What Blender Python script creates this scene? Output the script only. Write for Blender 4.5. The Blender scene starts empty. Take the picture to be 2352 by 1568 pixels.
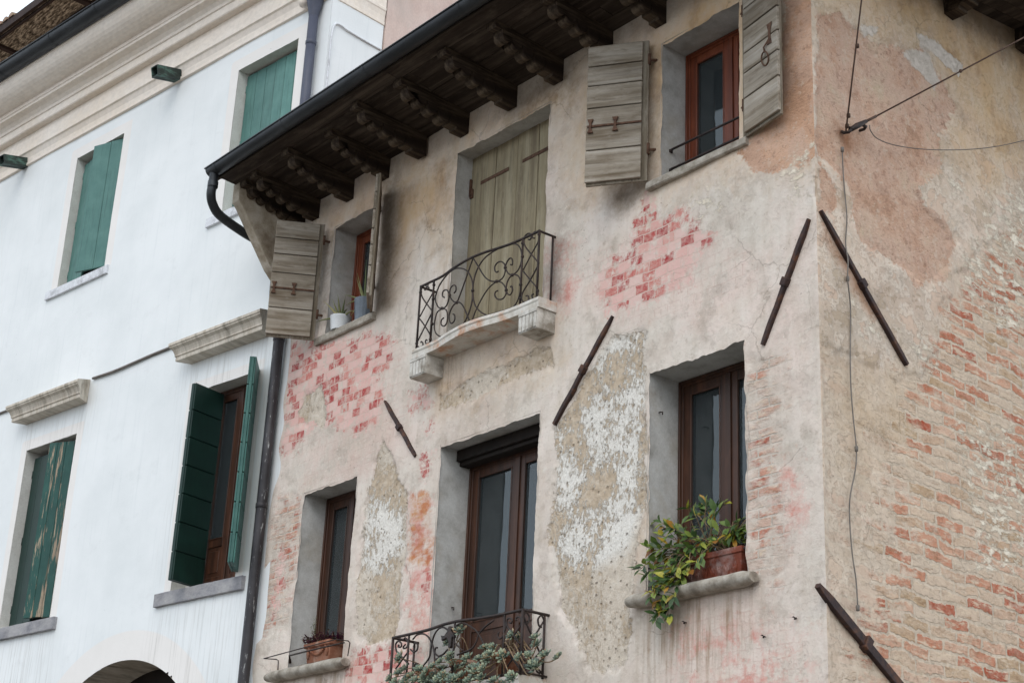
import bpy, bmesh, math, random
import numpy as np
from mathutils import Vector, Matrix
random.seed(11)
rng = np.random.default_rng(5)
S = bpy.context.scene
COL = S.collection
PI = math.pi
R = math.radians

# ------------------------------------------------------------------ survey of the place
# The photograph was surveyed once: focal length, viewpoint and the directions of the three
# wall planes.  Outlines read off the photograph (pixel positions of the 2352-wide picture)
# are laid onto those walls to get their real positions in metres.
FOC, YAW, PITCH, ROLL = 3816.5, R(-51.222), R(21.6715), R(2.7331)
PC = np.array([1176., 784.])
AW = R(6.404)      # white house front, turned against the old house front
AS = R(92.3)       # side wall of the old house
def _rot():
    f = np.array([math.sin(YAW)*math.cos(PITCH), math.cos(YAW)*math.cos(PITCH), math.sin(PITCH)])
    r = np.array([math.cos(YAW), -math.sin(YAW), 0.])
    u = np.cross(r, f)
    return np.array([r*math.cos(ROLL)+u*math.sin(ROLL), r*math.sin(ROLL)-u*math.cos(ROLL), f])
RM = _rot()
def ray(p):
    return RM.T @ np.array([(p[0]-PC[0])/FOC, (p[1]-PC[1])/FOC, 1.])
_d = ray((1878, 600)); _h = math.hypot(_d[0], _d[1])
CAM = np.array([-_d[0]/_h*12., -_d[1]/_h*12., 1.6])
def hit(p, p0, n):
    d = ray(p); t = np.dot(np.array(p0)-CAM, n)/np.dot(d, n)
    return CAM+t*d
def F(p, y=0.):
    q = hit(p, (0, y, 0), (0, 1, 0)); return (q[0], q[2])
J = np.array([-8.03, -0.02, 0.])
WD = np.array([math.cos(AW), math.sin(AW), 0.]); WN = np.array([math.sin(AW), -math.cos(AW), 0.])
def W(p, o=0.):
    q = hit(p, J+WN*o, WN); return (float(np.dot(q-J, WD)), q[2])
SD = np.array([math.cos(AS), math.sin(AS), 0.]); SN = np.array([math.sin(AS), -math.cos(AS), 0.])
def SW(p, o=0.):
    q = hit(p, SN*o, SN); return (float(np.dot(q, SD)), q[2])
def ZP(p, z):
    return hit(p, (0, 0, z), (0, 0, 1))
def crop(ox, oy, k):
    return lambda x, y: ((ox+x/k)*.9408, (oy+y/k)*.9408)
q3 = crop(1000, 540, 3.7325); q4 = crop(930, 1460, 5.004); q5 = crop(1400, 0, 3.336)
q6 = crop(630, 1480, 8.385); q7 = crop(1530, 1180, 4.126); q2 = crop(640, 460, 3.92)
k3 = crop(1668, 0, 2.82); k6 = crop(1668, 556, 2.82); k9 = crop(1668, 1111, 2.82)

# ------------------------------------------------------------------ node helpers
def lin(c):
    return tuple((x/12.92 if x <= .04045 else ((x+.055)/1.055)**2.4) for x in [v/255. for v in c])+(1.,)
class NB:
    def __init__(s, name):
        s.m = bpy.data.materials.new(name); s.m.use_nodes = True
        s.t = s.m.node_tree; s.t.nodes.clear()
        s.out = s.t.nodes.new('ShaderNodeOutputMaterial')
        s.tc = s.t.nodes.new('ShaderNodeTexCoord')
        s.obj = s.tc.outputs['Object']
    def n(s, typ, **kw):
        x = s.t.nodes.new(typ)
        for k, v in kw.items(): setattr(x, k, v)
        return x
    def put(s, sock, v):
        if isinstance(v, bpy.types.NodeSocket): s.t.links.new(v, sock)
        elif v is not None: sock.default_value = v
    def map(s, v, scale=(1, 1, 1), loc=(0, 0, 0), rot=(0, 0, 0)):
        x = s.n('ShaderNodeMapping'); s.put(x.inputs[0], v)
        x.inputs['Scale'].default_value = scale; x.inputs['Location'].default_value = loc; x.inputs['Rotation'].default_value = rot
        return x.outputs[0]
    def noise(s, v, scale, detail=4., rough=.55, dist=0., col=False):
        x = s.n('ShaderNodeTexNoise'); s.put(x.inputs['Vector'], v)
        x.inputs['Scale'].default_value = scale; x.inputs['Detail'].default_value = detail
        x.inputs['Roughness'].default_value = rough; x.inputs['Distortion'].default_value = dist
        return x.outputs['Color'] if col else x.outputs['Fac']
    def vor(s, v, scale, feature='F1', out='Distance', rand=1.):
        x = s.n('ShaderNodeTexVoronoi', feature=feature); s.put(x.inputs['Vector'], v)
        x.inputs['Scale'].default_value = scale; x.inputs['Randomness'].default_value = rand
        return x.outputs[out]
    def ramp(s, f, stops, interp='LINEAR'):
        x = s.n('ShaderNodeValToRGB'); s.put(x.inputs[0], f); e = x.color_ramp; e.interpolation = interp
        while len(e.elements) < len(stops): e.elements.new(.5)
        for i, (p, c) in enumerate(stops):
            e.elements[i].position = p
            e.elements[i].color = c if len(c) == 4 else tuple(c)+(1.,)
        return x.outputs[0]
    def mr(s, f, a, b, c=0., d=1.):
        x = s.n('ShaderNodeMapRange'); s.put(x.inputs[0], f)
        for i, v in enumerate((a, b, c, d)): x.inputs[i+1].default_value = v
        return x.outputs[0]
    def ma(s, op, a, b=None, clamp=False):
        x = s.n('ShaderNodeMath', operation=op, use_clamp=clamp); s.put(x.inputs[0], a)
        if b is not None: s.put(x.inputs[1], b)
        return x.outputs[0]
    def mix(s, f, a, b, mode='MIX'):
        x = s.n('ShaderNodeMix', data_type='RGBA', blend_type=mode); x.clamp_factor = True
        s.put(x.inputs[0], f); s.put(x.inputs[6], a); s.put(x.inputs[7], b)
        return x.outputs[2]
    def attr(s, name):
        x = s.n('ShaderNodeAttribute', attribute_name=name); return x.outputs['Fac']
    def vadd(s, a, b, op='ADD'):
        x = s.n('ShaderNodeVectorMath', operation=op); s.put(x.inputs[0], a); s.put(x.inputs[1], b); return x.outputs[0]
    def bump(s, h, strength=.5, dist=.01):
        x = s.n('ShaderNodeBump'); s.put(x.inputs['Height'], h)
        x.inputs['Strength'].default_value = strength; x.inputs['Distance'].default_value = dist
        return x.outputs[0]
    def pbr(s, col, rough=.85, normal=None, metal=0., spec=.3):
        x = s.n('ShaderNodeBsdfPrincipled'); s.put(x.inputs['Base Color'], col); s.put(x.inputs['Roughness'], rough)
        x.inputs['Metallic'].default_value = metal; x.inputs['Specular IOR Level'].default_value = spec
        if normal is not None: s.put(x.inputs['Normal'], normal)
        s.t.links.new(x.outputs[0], s.out.inputs[0]); return s.m

# ------------------------------------------------------------------ mesh helpers
class MB:
    def __init__(s): s.v = []; s.f = []; s.mi = []; s.sm = []
    def add(s, vs, fs, mi=0, smooth=False, M=None):
        b = len(s.v)
        for v in vs:
            v = Vector(v)
            s.v.append(M @ v if M is not None else v)
        for f in fs:
            s.f.append([b+i for i in f]); s.mi.append(mi); s.sm.append(smooth)
        return s
    def box(s, x0, x1, y0, y1, z0, z1, mi=0, M=None):
        return s.add([(x0,y0,z0),(x1,y0,z0),(x1,y1,z0),(x0,y1,z0),(x0,y0,z1),(x1,y0,z1),(x1,y1,z1),(x0,y1,z1)],
                     [(3,2,1,0),(4,5,6,7),(0,1,5,4),(1,2,6,5),(2,3,7,6),(3,0,4,7)], mi, False, M)
    def quad(s, a, b, c, d, mi=0): return s.add([a, b, c, d], [(0, 1, 2, 3)], mi)
    def prism(s, prof, fn, a, b, mi=0, smooth=False, caps=True):
        """prof: 2-D outline, fn(p, q, t) -> point, extruded from t=a to t=b"""
        n = len(prof); vs = [fn(p, q, a) for p, q in prof]+[fn(p, q, b) for p, q in prof]
        fs = [(i, (i+1) % n, n+(i+1) % n, n+i) for i in range(n)]
        s.add(vs, fs, mi, smooth)
        if caps:
            bb = len(s.v)-2*n
            s.f.append([bb+i for i in range(n)][::-1]); s.f.append([bb+n+i for i in range(n)])
            s.mi += [mi, mi]; s.sm += [False, False]
        return s
    def tube(s, pts, r, n=7, mi=0, caps=True, M=None, smooth=True):
        P = [Vector(p) for p in pts]; m = len(P)
        rr = r if isinstance(r, (list, tuple)) else [r]*m
        vs = []; ref = None
        for i in range(m):
            t = (P[min(i+1, m-1)]-P[max(i-1, 0)])
            if t.length < 1e-9: t = Vector((0, 0, 1))
            t.normalize()
            if ref is None:
                ref = t.cross(Vector((.31, .2, .93)))
                if ref.length < .1: ref = t.cross(Vector((1, 0, 0)))
            ref = (ref-t*ref.dot(t)).normalized(); b = t.cross(ref)
            for k in range(n):
                a = 2*PI*k/n
                vs.append(P[i]+ref*(rr[i]*math.cos(a))+b*(rr[i]*math.sin(a)))
        fs = [(i*n+k, i*n+(k+1) % n, (i+1)*n+(k+1) % n, (i+1)*n+k) for i in range(m-1) for k in range(n)]
        s.add(vs, fs, mi, smooth, M)
        if caps:
            b0 = len(s.v)-m*n
            s.f.append([b0+k for k in range(n)][::-1]); s.f.append([b0+(m-1)*n+k for k in range(n)])
            s.mi += [mi, mi]; s.sm += [False, False]
        return s
    def lathe(s, prof, c=(0, 0, 0), n=20, mi=0, smooth=True, lobes=0, amp=0.):
        vs = []
        for r, z in prof:
            for k in range(n):
                a = 2*PI*k/n; rr = r*(1+(amp*math.cos(lobes*a) if lobes else 0))
                vs.append((c[0]+rr*math.cos(a), c[1]+rr*math.sin(a), c[2]+z))
        m = len(prof)
        return s.add(vs, [(i*n+k, i*n+(k+1) % n, (i+1)*n+(k+1) % n, (i+1)*n+k) for i in range(m-1) for k in range(n)], mi, smooth)
    def build(s, name, mats, parent=None, bevel=0., seg=1, loc=None, rz=None, jitter=0.):
        me = bpy.data.meshes.new(name)
        vs = [tuple(v) for v in s.v]
        me.from_pydata(vs, [], s.f)
        me.polygons.foreach_set('material_index', s.mi); me.polygons.foreach_set('use_smooth', s.sm)
        bm = bmesh.new(); bm.from_mesh(me)
        bmesh.ops.recalc_face_normals(bm, faces=bm.faces)
        if bevel > 0:
            es = [e for e in bm.edges if len(e.link_faces) == 2 and e.calc_face_angle(0) > .6 and not (e.link_faces[0].smooth and e.link_faces[1].smooth)]
            bmesh.ops.bevel(bm, geom=es, offset=bevel, segments=seg, affect='EDGES', profile=.6, clamp_overlap=True)
        if jitter > 0:
            for v in bm.verts:
                v.co += Vector((random.uniform(-1, 1), random.uniform(-1, 1), random.uniform(-1, 1)))*jitter
        bm.to_mesh(me); bm.free()
        for m in (mats if isinstance(mats, (list, tuple)) else [mats]): me.materials.append(m)
        return link(name, me, parent, loc, rz)
def link(name, me, parent=None, loc=None, rz=None):
    o = bpy.data.objects.new(name, me); COL.objects.link(o)
    if loc is not None: o.location = loc
    if rz is not None: o.rotation_euler = (0, 0, rz)
    if parent is not None: o.parent = parent
    return o
def tag(o, label=None, cat=None, group=None, kind=None):
    if label: o['label'] = label
    if cat: o['category'] = cat
    if group: o['group'] = group
    if kind: o['kind'] = kind
    return o
def thing(name, loc, label, cat, group=None, rz=0.):
    return tag(link(name, None, None, loc, rz), label, cat, group)
def copy_part(o, parent):
    c = o.copy(); COL.objects.link(c); c.parent = parent; return c

def smooth_poly(pts, n=6):
    """Catmull-Rom through points (any dimension)"""
    P = [np.array(p, float) for p in pts]; P = [2*P[0]-P[1]]+P+[2*P[-1]-P[-2]]; out = []
    for i in range(1, len(P)-2):
        for k in range(n):
            t = k/n; a, b, c, d = P[i-1:i+3]
            out.append(.5*((2*b)+(-a+c)*t+(2*a-5*b+4*c-d)*t*t+(-a+3*b-3*c+d)*t**3))
    out.append(P[-2]); return out

# value noise in numpy, for real unevenness of walls
_tab = rng.random((256, 256))
def vnoise(x, z, sc):
    x = np.asarray(x)*sc+100.; z = np.asarray(z)*sc+100.
    xi = np.floor(x).astype(int); zi = np.floor(z).astype(int); fx = x-xi; fz = z-zi
    fx = fx*fx*(3-2*fx); fz = fz*fz*(3-2*fz)
    g = lambda a, b: _tab[a % 256, b % 256]
    return (g(xi, zi)*(1-fx)+g(xi+1, zi)*fx)*(1-fz)+(g(xi, zi+1)*(1-fx)+g(xi+1, zi+1)*fx)*fz
def sdf(px, pz, poly):
    poly = np.array(poly, float); d = np.full(px.shape, 1e9); ins = np.zeros(px.shape, bool); n = len(poly)
    for i in range(n):
        a = poly[i]; b = poly[(i+1) % n]; e = b-a
        wx = px-a[0]; wz = pz-a[1]
        t = np.clip((wx*e[0]+wz*e[1])/(e@e+1e-12), 0, 1)
        d = np.minimum(d, (wx-e[0]*t)**2+(wz-e[1]*t)**2)
        c = ((a[1] <= pz) != (b[1] <= pz))
        with np.errstate(divide='ignore', invalid='ignore'):
            xx = a[0]+(pz-a[1])/(b[1]-a[1]+1e-15)*e[0]
        ins ^= (c & (px < xx))
    d = np.sqrt(d); return np.where(ins, d, -d)
def smoothstep(x, a, b):
    t = np.clip((x-a)/(b-a), 0, 1); return t*t*(3-2*t)

def corner_e(Z):
    return .016*np.clip(vnoise(Z*0+3, Z, 5.)*1.1+vnoise(Z*0+9, Z, 23.)*.7-.75, 0, 1)+.012*(vnoise(Z*0+5, Z, 2.2) > .8)
def wall_mesh(name, xs, zs, holes, masks, mats, parent, disp=None, arch=None, rz=0., ragged=.006, loc=(0, 0, 0), corner=None):
    xs = np.unique(np.round(np.concatenate([xs]+[[h[0], h[1]] for h in holes]), 4))
    zs = np.unique(np.round(np.concatenate([zs]+[[h[2], h[3]] for h in holes]), 4))
    X, Z = np.meshgrid(xs, zs, indexing='ij'); nx, nz = X.shape
    keep = np.ones((nx-1, nz-1), bool)
    cx = (xs[:-1]+xs[1:])/2; cz = (zs[:-1]+zs[1:])/2
    CX, CZ = np.meshgrid(cx, cz, indexing='ij')
    Xd, Zd = X.copy(), Z.copy()
    for (a, b, c, d) in holes:
        keep &= ~((CX > a) & (CX < b) & (CZ > c) & (CZ < d))
        if ragged:
            e = 1e-3; rg = ragged*(vnoise(X*1.0, Z*1.0, 9)*1.2+vnoise(X, Z, 31)*.6)
            Xd = np.where((abs(X-a) < e) & (Z >= c) & (Z <= d), Xd+rg, Xd)
            Xd = np.where((abs(X-b) < e) & (Z >= c) & (Z <= d), Xd-rg, Xd)
            Zd = np.where((abs(Z-d) < e) & (X > a) & (X < b), Zd-rg*1.6, Zd)
    if arch:
        ax, az, ar = arch
        rr = np.hypot(X-ax, Z-az)
        st = max(xs[1]-xs[0], .02)
        near = (abs(rr-ar) < st*.72) & (Z > az)
        Xd = np.where(near, ax+(X-ax)*ar/np.maximum(rr, .01), Xd); Zd = np.where(near, az+(Z-az)*ar/np.maximum(rr, .01), Zd)
        mx = (Xd[:-1, :-1]+Xd[1:, :-1]+Xd[:-1, 1:]+Xd[1:, 1:])/4; mz = (Zd[:-1, :-1]+Zd[1:, :-1]+Zd[:-1, 1:]+Zd[1:, 1:])/4
        keep &= ~((np.hypot(mx-ax, mz-az) < ar) & (mz > az)) & ~((abs(mx-ax) < ar) & (mz <= az))
    Y = np.zeros_like(X) if disp is None else disp(X, Z)
    if corner == 'front':
        e_ = corner_e(zs); Xd[-1, :] -= e_; Y[-1, :] += e_
    if corner == 'side':
        e_ = corner_e(zs); Xd[0, :] += e_*(math.sin(AS)-math.cos(AS)); Y[0, :] += e_*(math.sin(AS)+math.cos(AS))
    idx = np.arange(nx*nz).reshape(nx, nz)
    q = np.stack([idx[:-1, :-1], idx[1:, :-1], idx[1:, 1:], idx[:-1, 1:]], -1)[keep]
    used = np.unique(q); remap = np.full(nx*nz, -1); remap[used] = np.arange(len(used)); q = remap[q]
    co = np.stack([Xd.ravel(), Y.ravel(), Zd.ravel()], -1)[used]
    me = bpy.data.meshes.new(name)
    me.vertices.add(len(co)); me.vertices.foreach_set('co', co.ravel())
    me.loops.add(q.size); me.loops.foreach_set('vertex_index', q.ravel().astype(np.int32))
    me.polygons.add(len(q)); me.polygons.foreach_set('loop_start', np.arange(0, q.size, 4, dtype=np.int32))
    me.update(calc_edges=True); me.validate()
    me.polygons.foreach_set('use_smooth', np.ones(len(q), bool))
    px = X.ravel()[used]; pz = Z.ravel()[used]
    for k, polys in masks.items():
        v = np.full(px.shape, -.4)
        for pl in polys:
            v = np.maximum(v, pl(px, pz) if callable(pl) else sdf(px, pz, pl))
        at = me.attributes.new(k, 'FLOAT', 'POINT'); at.data.foreach_set('value', np.clip(v, -.4, .4).astype(np.float32))
    for m in mats: me.materials.append(m)
    return link(name, me, parent, loc, rz)

# ------------------------------------------------------------------ materials
def old_plaster(name, side=False):
    b = NB(name); P = b.obj
    n1 = b.noise(P, 1.1, 7, .62); n2 = b.noise(b.map(P, loc=(3, 1, 7)), 3.3, 8, .65)
    streak = b.noise(b.map(P, scale=(1, 1, .22), rot=(0, R(28), 0)), 9, 5, .6)
    fine = b.noise(P, 55, 4, .7); mid = b.noise(b.map(P, loc=(9, 9, 2)), 13, 6, .65)
    if side:
        base = b.ramp(n1, [(.28, lin((186, 170, 152))), (.46, lin((208, 190, 170))), (.56, lin((215, 195, 177))), (.72, lin((202, 182, 160)))])
    else:
        base = b.ramp(n1, [(.28, lin((197, 188, 177))), (.44, lin((217, 208, 197))), (.55, lin((223, 211, 201))), (.72, lin((212, 201, 186)))])
    pink = b.mr(b.noise(b.map(P, loc=(21, 4, 5)), .8, 6, .62, .5), .52, .70, 0, .40)
    base = b.mix(pink, base, lin((216, 184, 166) if side else (216, 187, 176)))
    base = b.mix(b.mr(n2, .52, .72, 0, .5), base, lin((222, 216, 207)))
    base = b.mix(b.mr(n2, .47, .30, 0, .65), base, lin((162, 150, 138)))
    base = b.mix(b.mr(b.noise(b.map(P, loc=(8, 18, 3)), .55, 5, .6), .46, .62, 0, .38), base, lin((168, 152, 138)))
    base = b.mix(b.mr(streak, .45, .75, 0, .38), base, lin((180, 167, 150)))
    base = b.mix(b.mr(mid, .56, .70, 0, .6), base, lin((226, 219, 208)))
    base = b.mix(b.mr(mid, .43, .28, 0, .55), base, lin((158, 141, 122)))
    sp1 = b.noise(b.map(P, loc=(13, 3, 3)), 30, 5, .72); sp2 = b.noise(b.map(P, loc=(3, 13, 3)), 2.4, 4, .6)
    base = b.mix(b.ma('MULTIPLY', b.mr(sp1, .60, .66), b.mr(sp2, .45, .65, 0, .8)), base, lin((232, 226, 217)))
    base = b.mix(b.ma('MULTIPLY', b.mr(sp1, .38, .33), b.mr(sp2, .55, .40, 0, .7)), base, lin((128, 108, 92)))
    tn = b.noise(b.map(P, loc=(17, 2, 11), scale=(1, 1, 1.15)), 2.6 if side else 2.1, 10, .72)
    t1 = b.mr(tn, .505, .515); t2 = b.mr(tn, .57, .58); t3 = b.mr(tn, .425, .415)
    base = b.mix(b.ma('MULTIPLY', t1, .45 if side else .18), base, lin((222, 208, 192) if side else (222, 211, 198)))
    base = b.mix(b.ma('MULTIPLY', t2, .45 if side else .16), base, lin((198, 164, 140) if side else (206, 186, 174)))
    base = b.mix(b.ma('MULTIPLY', t3, .45 if side else .16), base, lin((166, 146, 122) if side else (176, 164, 150)))
    tl = b.ma('ADD', b.mr(b.ma('ABSOLUTE', b.ma('SUBTRACT', tn, .508)), .006, .0), b.mr(b.ma('ABSOLUTE', b.ma('SUBTRACT', tn, .573)), .006, .0))
    base = b.mix(b.ma('MULTIPLY', tl, .18 if side else .06), base, lin((132, 108, 88)))
    terr = b.ma('ADD', b.ma('MULTIPLY', t1, .5), b.ma('SUBTRACT', b.ma('MULTIPLY', t2, -.9), b.ma('MULTIPLY', t3, .6)))
    edge_n = b.ma('SUBTRACT', b.ma('ADD', b.ma('MULTIPLY', b.noise(b.map(P, loc=(1, 5, 2)), 5.5, 7, .68), .7), b.ma('MULTIPLY', b.noise(P, 26, 4, .6), .3)), .5)
    def mask(nm, amp=.35, w=.012):
        return b.mr(b.ma('ADD', b.attr(nm), b.ma('MULTIPLY', edge_n, amp)), -w, w)
    # ochre weathering of the higher wall
    warm = b.ma('MULTIPLY', mask('warm', 1.1, .34), b.mr(b.noise(b.map(P, loc=(2, 8, 1), scale=(1, 1, .45)), 2.6, 7, .66), .26, .60, .2, 1))
    base = b.mix(b.ma('MULTIPLY', warm, .85), base, b.ramp(n2, [(.3, lin((168, 130, 88))), (.5, lin((202, 168, 126))), (.7, lin((207, 178, 140)))]))
    height = b.ma('ADD', b.ma('MULTIPLY', n2, .6), b.ma('ADD', b.ma('ADD', b.ma('MULTIPLY', mid, .7), b.ma('MULTIPLY', fine, .3)), b.ma('MULTIPLY', terr, .45 if side else .16)))
    # coarse pink render
    st = mask('stucco', .42, .012)
    sv = b.noise(b.map(P, scale=(1, 1, 1.6)), 34, 5, .75)
    sb = b.noise(b.map(P, loc=(5, 5, 5)), 2.6, 7, .65)
    if side:
        stc = b.ramp(sb, [(.30, lin((166, 132, 108))), (.42, lin((196, 158, 134))), (.54, lin((208, 176, 154))), (.68, lin((204, 182, 156)))])
    else:
        stc = b.ramp(sb, [(.30, lin((176, 136, 108))), (.48, lin((206, 164, 136))), (.62, lin((216, 180, 156))), (.75, lin((206, 174, 146)))])
    stc = b.mix(b.mr(sv, .44, .28, 0, .8), stc, lin((124, 92, 78)))
    stc = b.mix(b.ma('MULTIPLY', t1, .4), stc, lin((206, 176, 158)))
    stc = b.mix(b.mr(mid, .57, .63, 0, .55), stc, lin((212, 192, 172)))
    stc = b.mix(b.mr(mid, .43, .36, 0, .5), stc, lin((152, 116, 98)))
    stc = b.mix(b.mr(sv, .60, .76, 0, .65), stc, lin((224, 205, 192)))
    base = b.mix(st, base, stc)
    height = b.ma('ADD', height, b.ma('MULTIPLY', st, b.ma('SUBTRACT', b.ma('MULTIPLY', sv, 1.5), 1.1)))
    # bricks
    sep = b.n('ShaderNodeSeparateXYZ'); b.put(sep.inputs[0], P)
    wob = b.noise(P, 2.2 if side else 3.0, 3, .5, 0, True)
    wv = b.vadd(wob, (-.5, -.5, -.5)); sc = b.n('ShaderNodeVectorMath', operation='SCALE'); b.put(sc.inputs[0], wv); sc.inputs['Scale'].default_value = .15 if side else .05
    cm = b.n('ShaderNodeCombineXYZ'); b.put(cm.inputs[0], sep.outputs[0]); b.put(cm.inputs[1], sep.outputs[2])
    uv = b.vadd(cm.outputs[0], sc.outputs[0])
    wob2 = b.noise(b.map(P, loc=(4, 4, 4)), 24, 3, .6, 0, True); w2 = b.vadd(wob2, (-.5, -.5, -.5))
    s2 = b.n('ShaderNodeVectorMath', operation='SCALE'); b.put(s2.inputs[0], w2); s2.inputs['Scale'].default_value = .045 if side else .02
    uvr = b.vadd(uv, s2.outputs[0])
    def bricks(vec, bw, rh, mortar, smooth=.2):
        x = b.n('ShaderNodeTexBrick'); b.put(x.inputs['Vector'], vec)
        x.inputs['Color1'].default_value = (0, 0, 0, 1); x.inputs['Color2'].default_value = (1, 1, 1, 1); x.inputs['Mortar'].default_value = (.5, .5, .5, 1)
        x.inputs['Scale'].default_value = 1; x.inputs['Mortar Size'].default_value = mortar; x.inputs['Mortar Smooth'].default_value = smooth
        x.inputs['Brick Width'].default_value = bw; x.inputs['Row Height'].default_value = rh; x.inputs['Bias'].default_value = 0
        return x.outputs['Color'], x.outputs['Fac']
    bc, bf = bricks(uvr, .36 if side else .26, .099 if side else .080, .016 if side else .010, .4)
    bm_ = mask('brick', .75, .10)
    patch = b.noise(b.map(P, scale=(1, 1, 1.8), loc=(7, 3, 3)), 4.6, 7, .66)
    if side:
        bcol = b.ramp(bc, [(.0, lin((206, 188, 168))), (.30, lin((202, 176, 152))), (.40, lin((178, 150, 118))), (.50, lin((206, 174, 152))), (.68, lin((203, 156, 130))), (.84, lin((190, 124, 96))), (1, lin((170, 84, 60)))])
        mort = b.ramp(mid, [(.3, lin((184, 168, 149))), (.6, lin((212, 195, 175)))])
    else:
        bcol = b.ramp(bc, [(.0, lin((198, 178, 166))), (.3, lin((200, 172, 156))), (.5, lin((192, 152, 136))), (.7, lin((194, 138, 118))), (.85, lin((184, 112, 92))), (1, lin((168, 92, 76)))])
        mort = b.ramp(mid, [(.3, lin((172, 160, 147))), (.6, lin((205, 194, 182)))])
    bcol = b.mix(b.mr(mid, .40, .68, 0, .42), bcol, lin((208, 188, 168)))
    bcol = b.mix(b.mr(fine, .42, .25, 0, .5), bcol, lin((130, 92, 74)))
    stk = b.noise(b.map(P, scale=(.28, 1, 1.15), loc=(2, 6, 1)), 19, 6, .7)
    bcol = b.mix(b.mr(stk, .53, .60, 0, .8), bcol, lin((214, 194, 170)))
    bcol = b.mix(b.mr(stk, .44, .38, 0, .55), bcol, lin((150, 118, 90)))
    bwall = b.mix(bf, bcol, mort)
    smear = b.mr(b.ma('ADD', patch, b.ma('MULTIPLY', b.attr('bdens') if side else b.attr('brick'), -.36 if side else -.1)), .40 if side else .40, .55 if side else .54)
    bwall = b.mix(b.ma('MULTIPLY', smear, .88), bwall, b.mix(.45, base, mort))
    base = b.mix(bm_, base, bwall)
    bexp = b.ma('MULTIPLY', bm_, b.ma('SUBTRACT', 1., smear))
    height = b.ma('ADD', height, b.ma('MULTIPLY', bexp, b.ma('ADD', b.ma('MULTIPLY', b.ma('SUBTRACT', .3, bf), b.mr(patch, .35, .6, 1., .3)), b.ma('MULTIPLY', stk, .7))))
    # lime flakes left on the wall
    wh = mask('lime', 1.3, .06)
    fl = b.mr(b.noise(b.map(P, scale=(.7, 1, 1.5), loc=(0, 3, 9)), 9, 8, .74), .50, .55)
    whm = b.ma('MULTIPLY', wh, fl)
    base = b.mix(b.ma('MULTIPLY', whm, .9), base, b.ramp(mid, [(.3, lin((216, 202, 180))), (.6, lin((236, 226, 208)))]))
    height = b.ma('ADD', height, b.ma('MULTIPLY', whm, .5))
    if side:
        blob = mask('blob', .25, .010)
        base = b.mix(blob, base, b.ramp(mid, [(.3, lin((190, 178, 164))), (.65, lin((219, 208, 197)))]))
        height = b.ma('ADD', height, b.ma('MULTIPLY', blob, .7))
        rst = mask('rust', .25, .06)
        base = b.mix(b.ma('MULTIPLY', rst, .6), base, lin((150, 92, 50)))
    else:
        # painted sham bricks, red and rose, with scored pale joints
        rc, rf = bricks(uvr, .158, .096, .006, .1)
        rp = mask('rose', .55, .10)
        base = b.mix(b.ma('MULTIPLY', rp, b.mr(n2, .42, .68, .02, .34)), base, lin((216, 174, 162)))
        base = b.mix(b.ma('MULTIPLY', b.ma('MULTIPLY', rp, rf), b.mr(mid, .4, .6, 0, .4)), base, lin((190, 160, 148)))
        rm = b.ma('MULTIPLY', mask('red', 1.0, .05), b.mr(b.noise(b.map(P, loc=(8, 3, 1)), 8, 6, .7), .37, .49))
        wear = b.mr(b.noise(b.map(P, loc=(3, 3, 13)), 17, 7, .72), .40, .62)
        rcol = b.ramp(rc, [(.0, lin((222, 192, 184))), (.44, lin((223, 178, 170))), (.5, lin((208, 152, 142))), (.62, lin((194, 110, 102))), (.78, lin((176, 72, 70))), (1, lin((162, 54, 58)))])
        rcol = b.mix(b.ma('MULTIPLY', wear, .6), rcol, lin((216, 186, 174)))
        rcol = b.mix(b.ma('MULTIPLY', rf, .8), rcol, lin((216, 192, 180)))
        base = b.mix(rm, base, rcol)
        height = b.ma('ADD', height, b.ma('MULTIPLY', rm, b.ma('MULTIPLY', rf, -.35)))
        bl_ = mask('blush', .9, .12)
        base = b.mix(b.ma('MULTIPLY', bl_, b.mr(b.noise(b.map(P, loc=(14, 1, 3)), 5.5, 7, .72), .46, .62, 0, .75)), base, lin((206, 132, 120)))
        om = mask('orange', .5, .04)
        base = b.mix(b.ma('MULTIPLY', om, b.mr(patch, .38, .56)), base, b.ramp(n2, [(.35, lin((176, 104, 90))), (.5, lin((192, 130, 94))), (.65, lin((204, 164, 124)))]))
        # hacked render: tan ground with pick marks and white skim
        ro = mask('rough', .36, .010)
        pv = b.n('ShaderNodeTexVoronoi', feature='F1'); b.put(pv.inputs['Vector'], b.map(P, scale=(1, 1, 1))); pv.inputs['Scale'].default_value = 17
        pcs = b.n('ShaderNodeSeparateColor'); b.put(pcs.inputs[0], pv.outputs['Color'])
        pit = b.ma('MULTIPLY', b.mr(b.ma('ADD', pv.outputs['Distance'], b.ma('MULTIPLY', b.ma('SUBTRACT', fine, .5), .25)), .28, .10), b.mr(pcs.outputs[0], .35, .75))
        skim = b.noise(b.map(P, loc=(1, 2, 17), scale=(1.2, 1, .6), rot=(0, R(14), 0)), 15, 9, .8)
        skb = b.noise(b.map(P, loc=(1, 2, 27)), 2.1, 3, .5)
        skf = b.noise(b.map(P, loc=(6, 2, 7), scale=(1.1, 1, .7), rot=(0, R(18), 0)), 34, 6, .78)
        skm = b.mr(b.ma('ADD', b.ma('ADD', b.ma('MULTIPLY', skim, .5), b.ma('MULTIPLY', skf, .5)), b.ma('MULTIPLY', b.ma('SUBTRACT', skb, .5), .55)), .475, .51)
        lim = b.mr(b.attr('skim'), -.06, .06)
        skm = b.ma('MULTIPLY', skm, b.mr(lim, 0, 1, .35, 1))
        tan = b.ramp(mid, [(.3, lin((168, 151, 130))), (.5, lin((194, 176, 154))), (.7, lin((212, 199, 182)))])
        rcol2 = b.mix(skm, tan, b.ramp(fine, [(.35, lin((210, 204, 194))), (.6, lin((234, 230, 223)))]))
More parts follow.
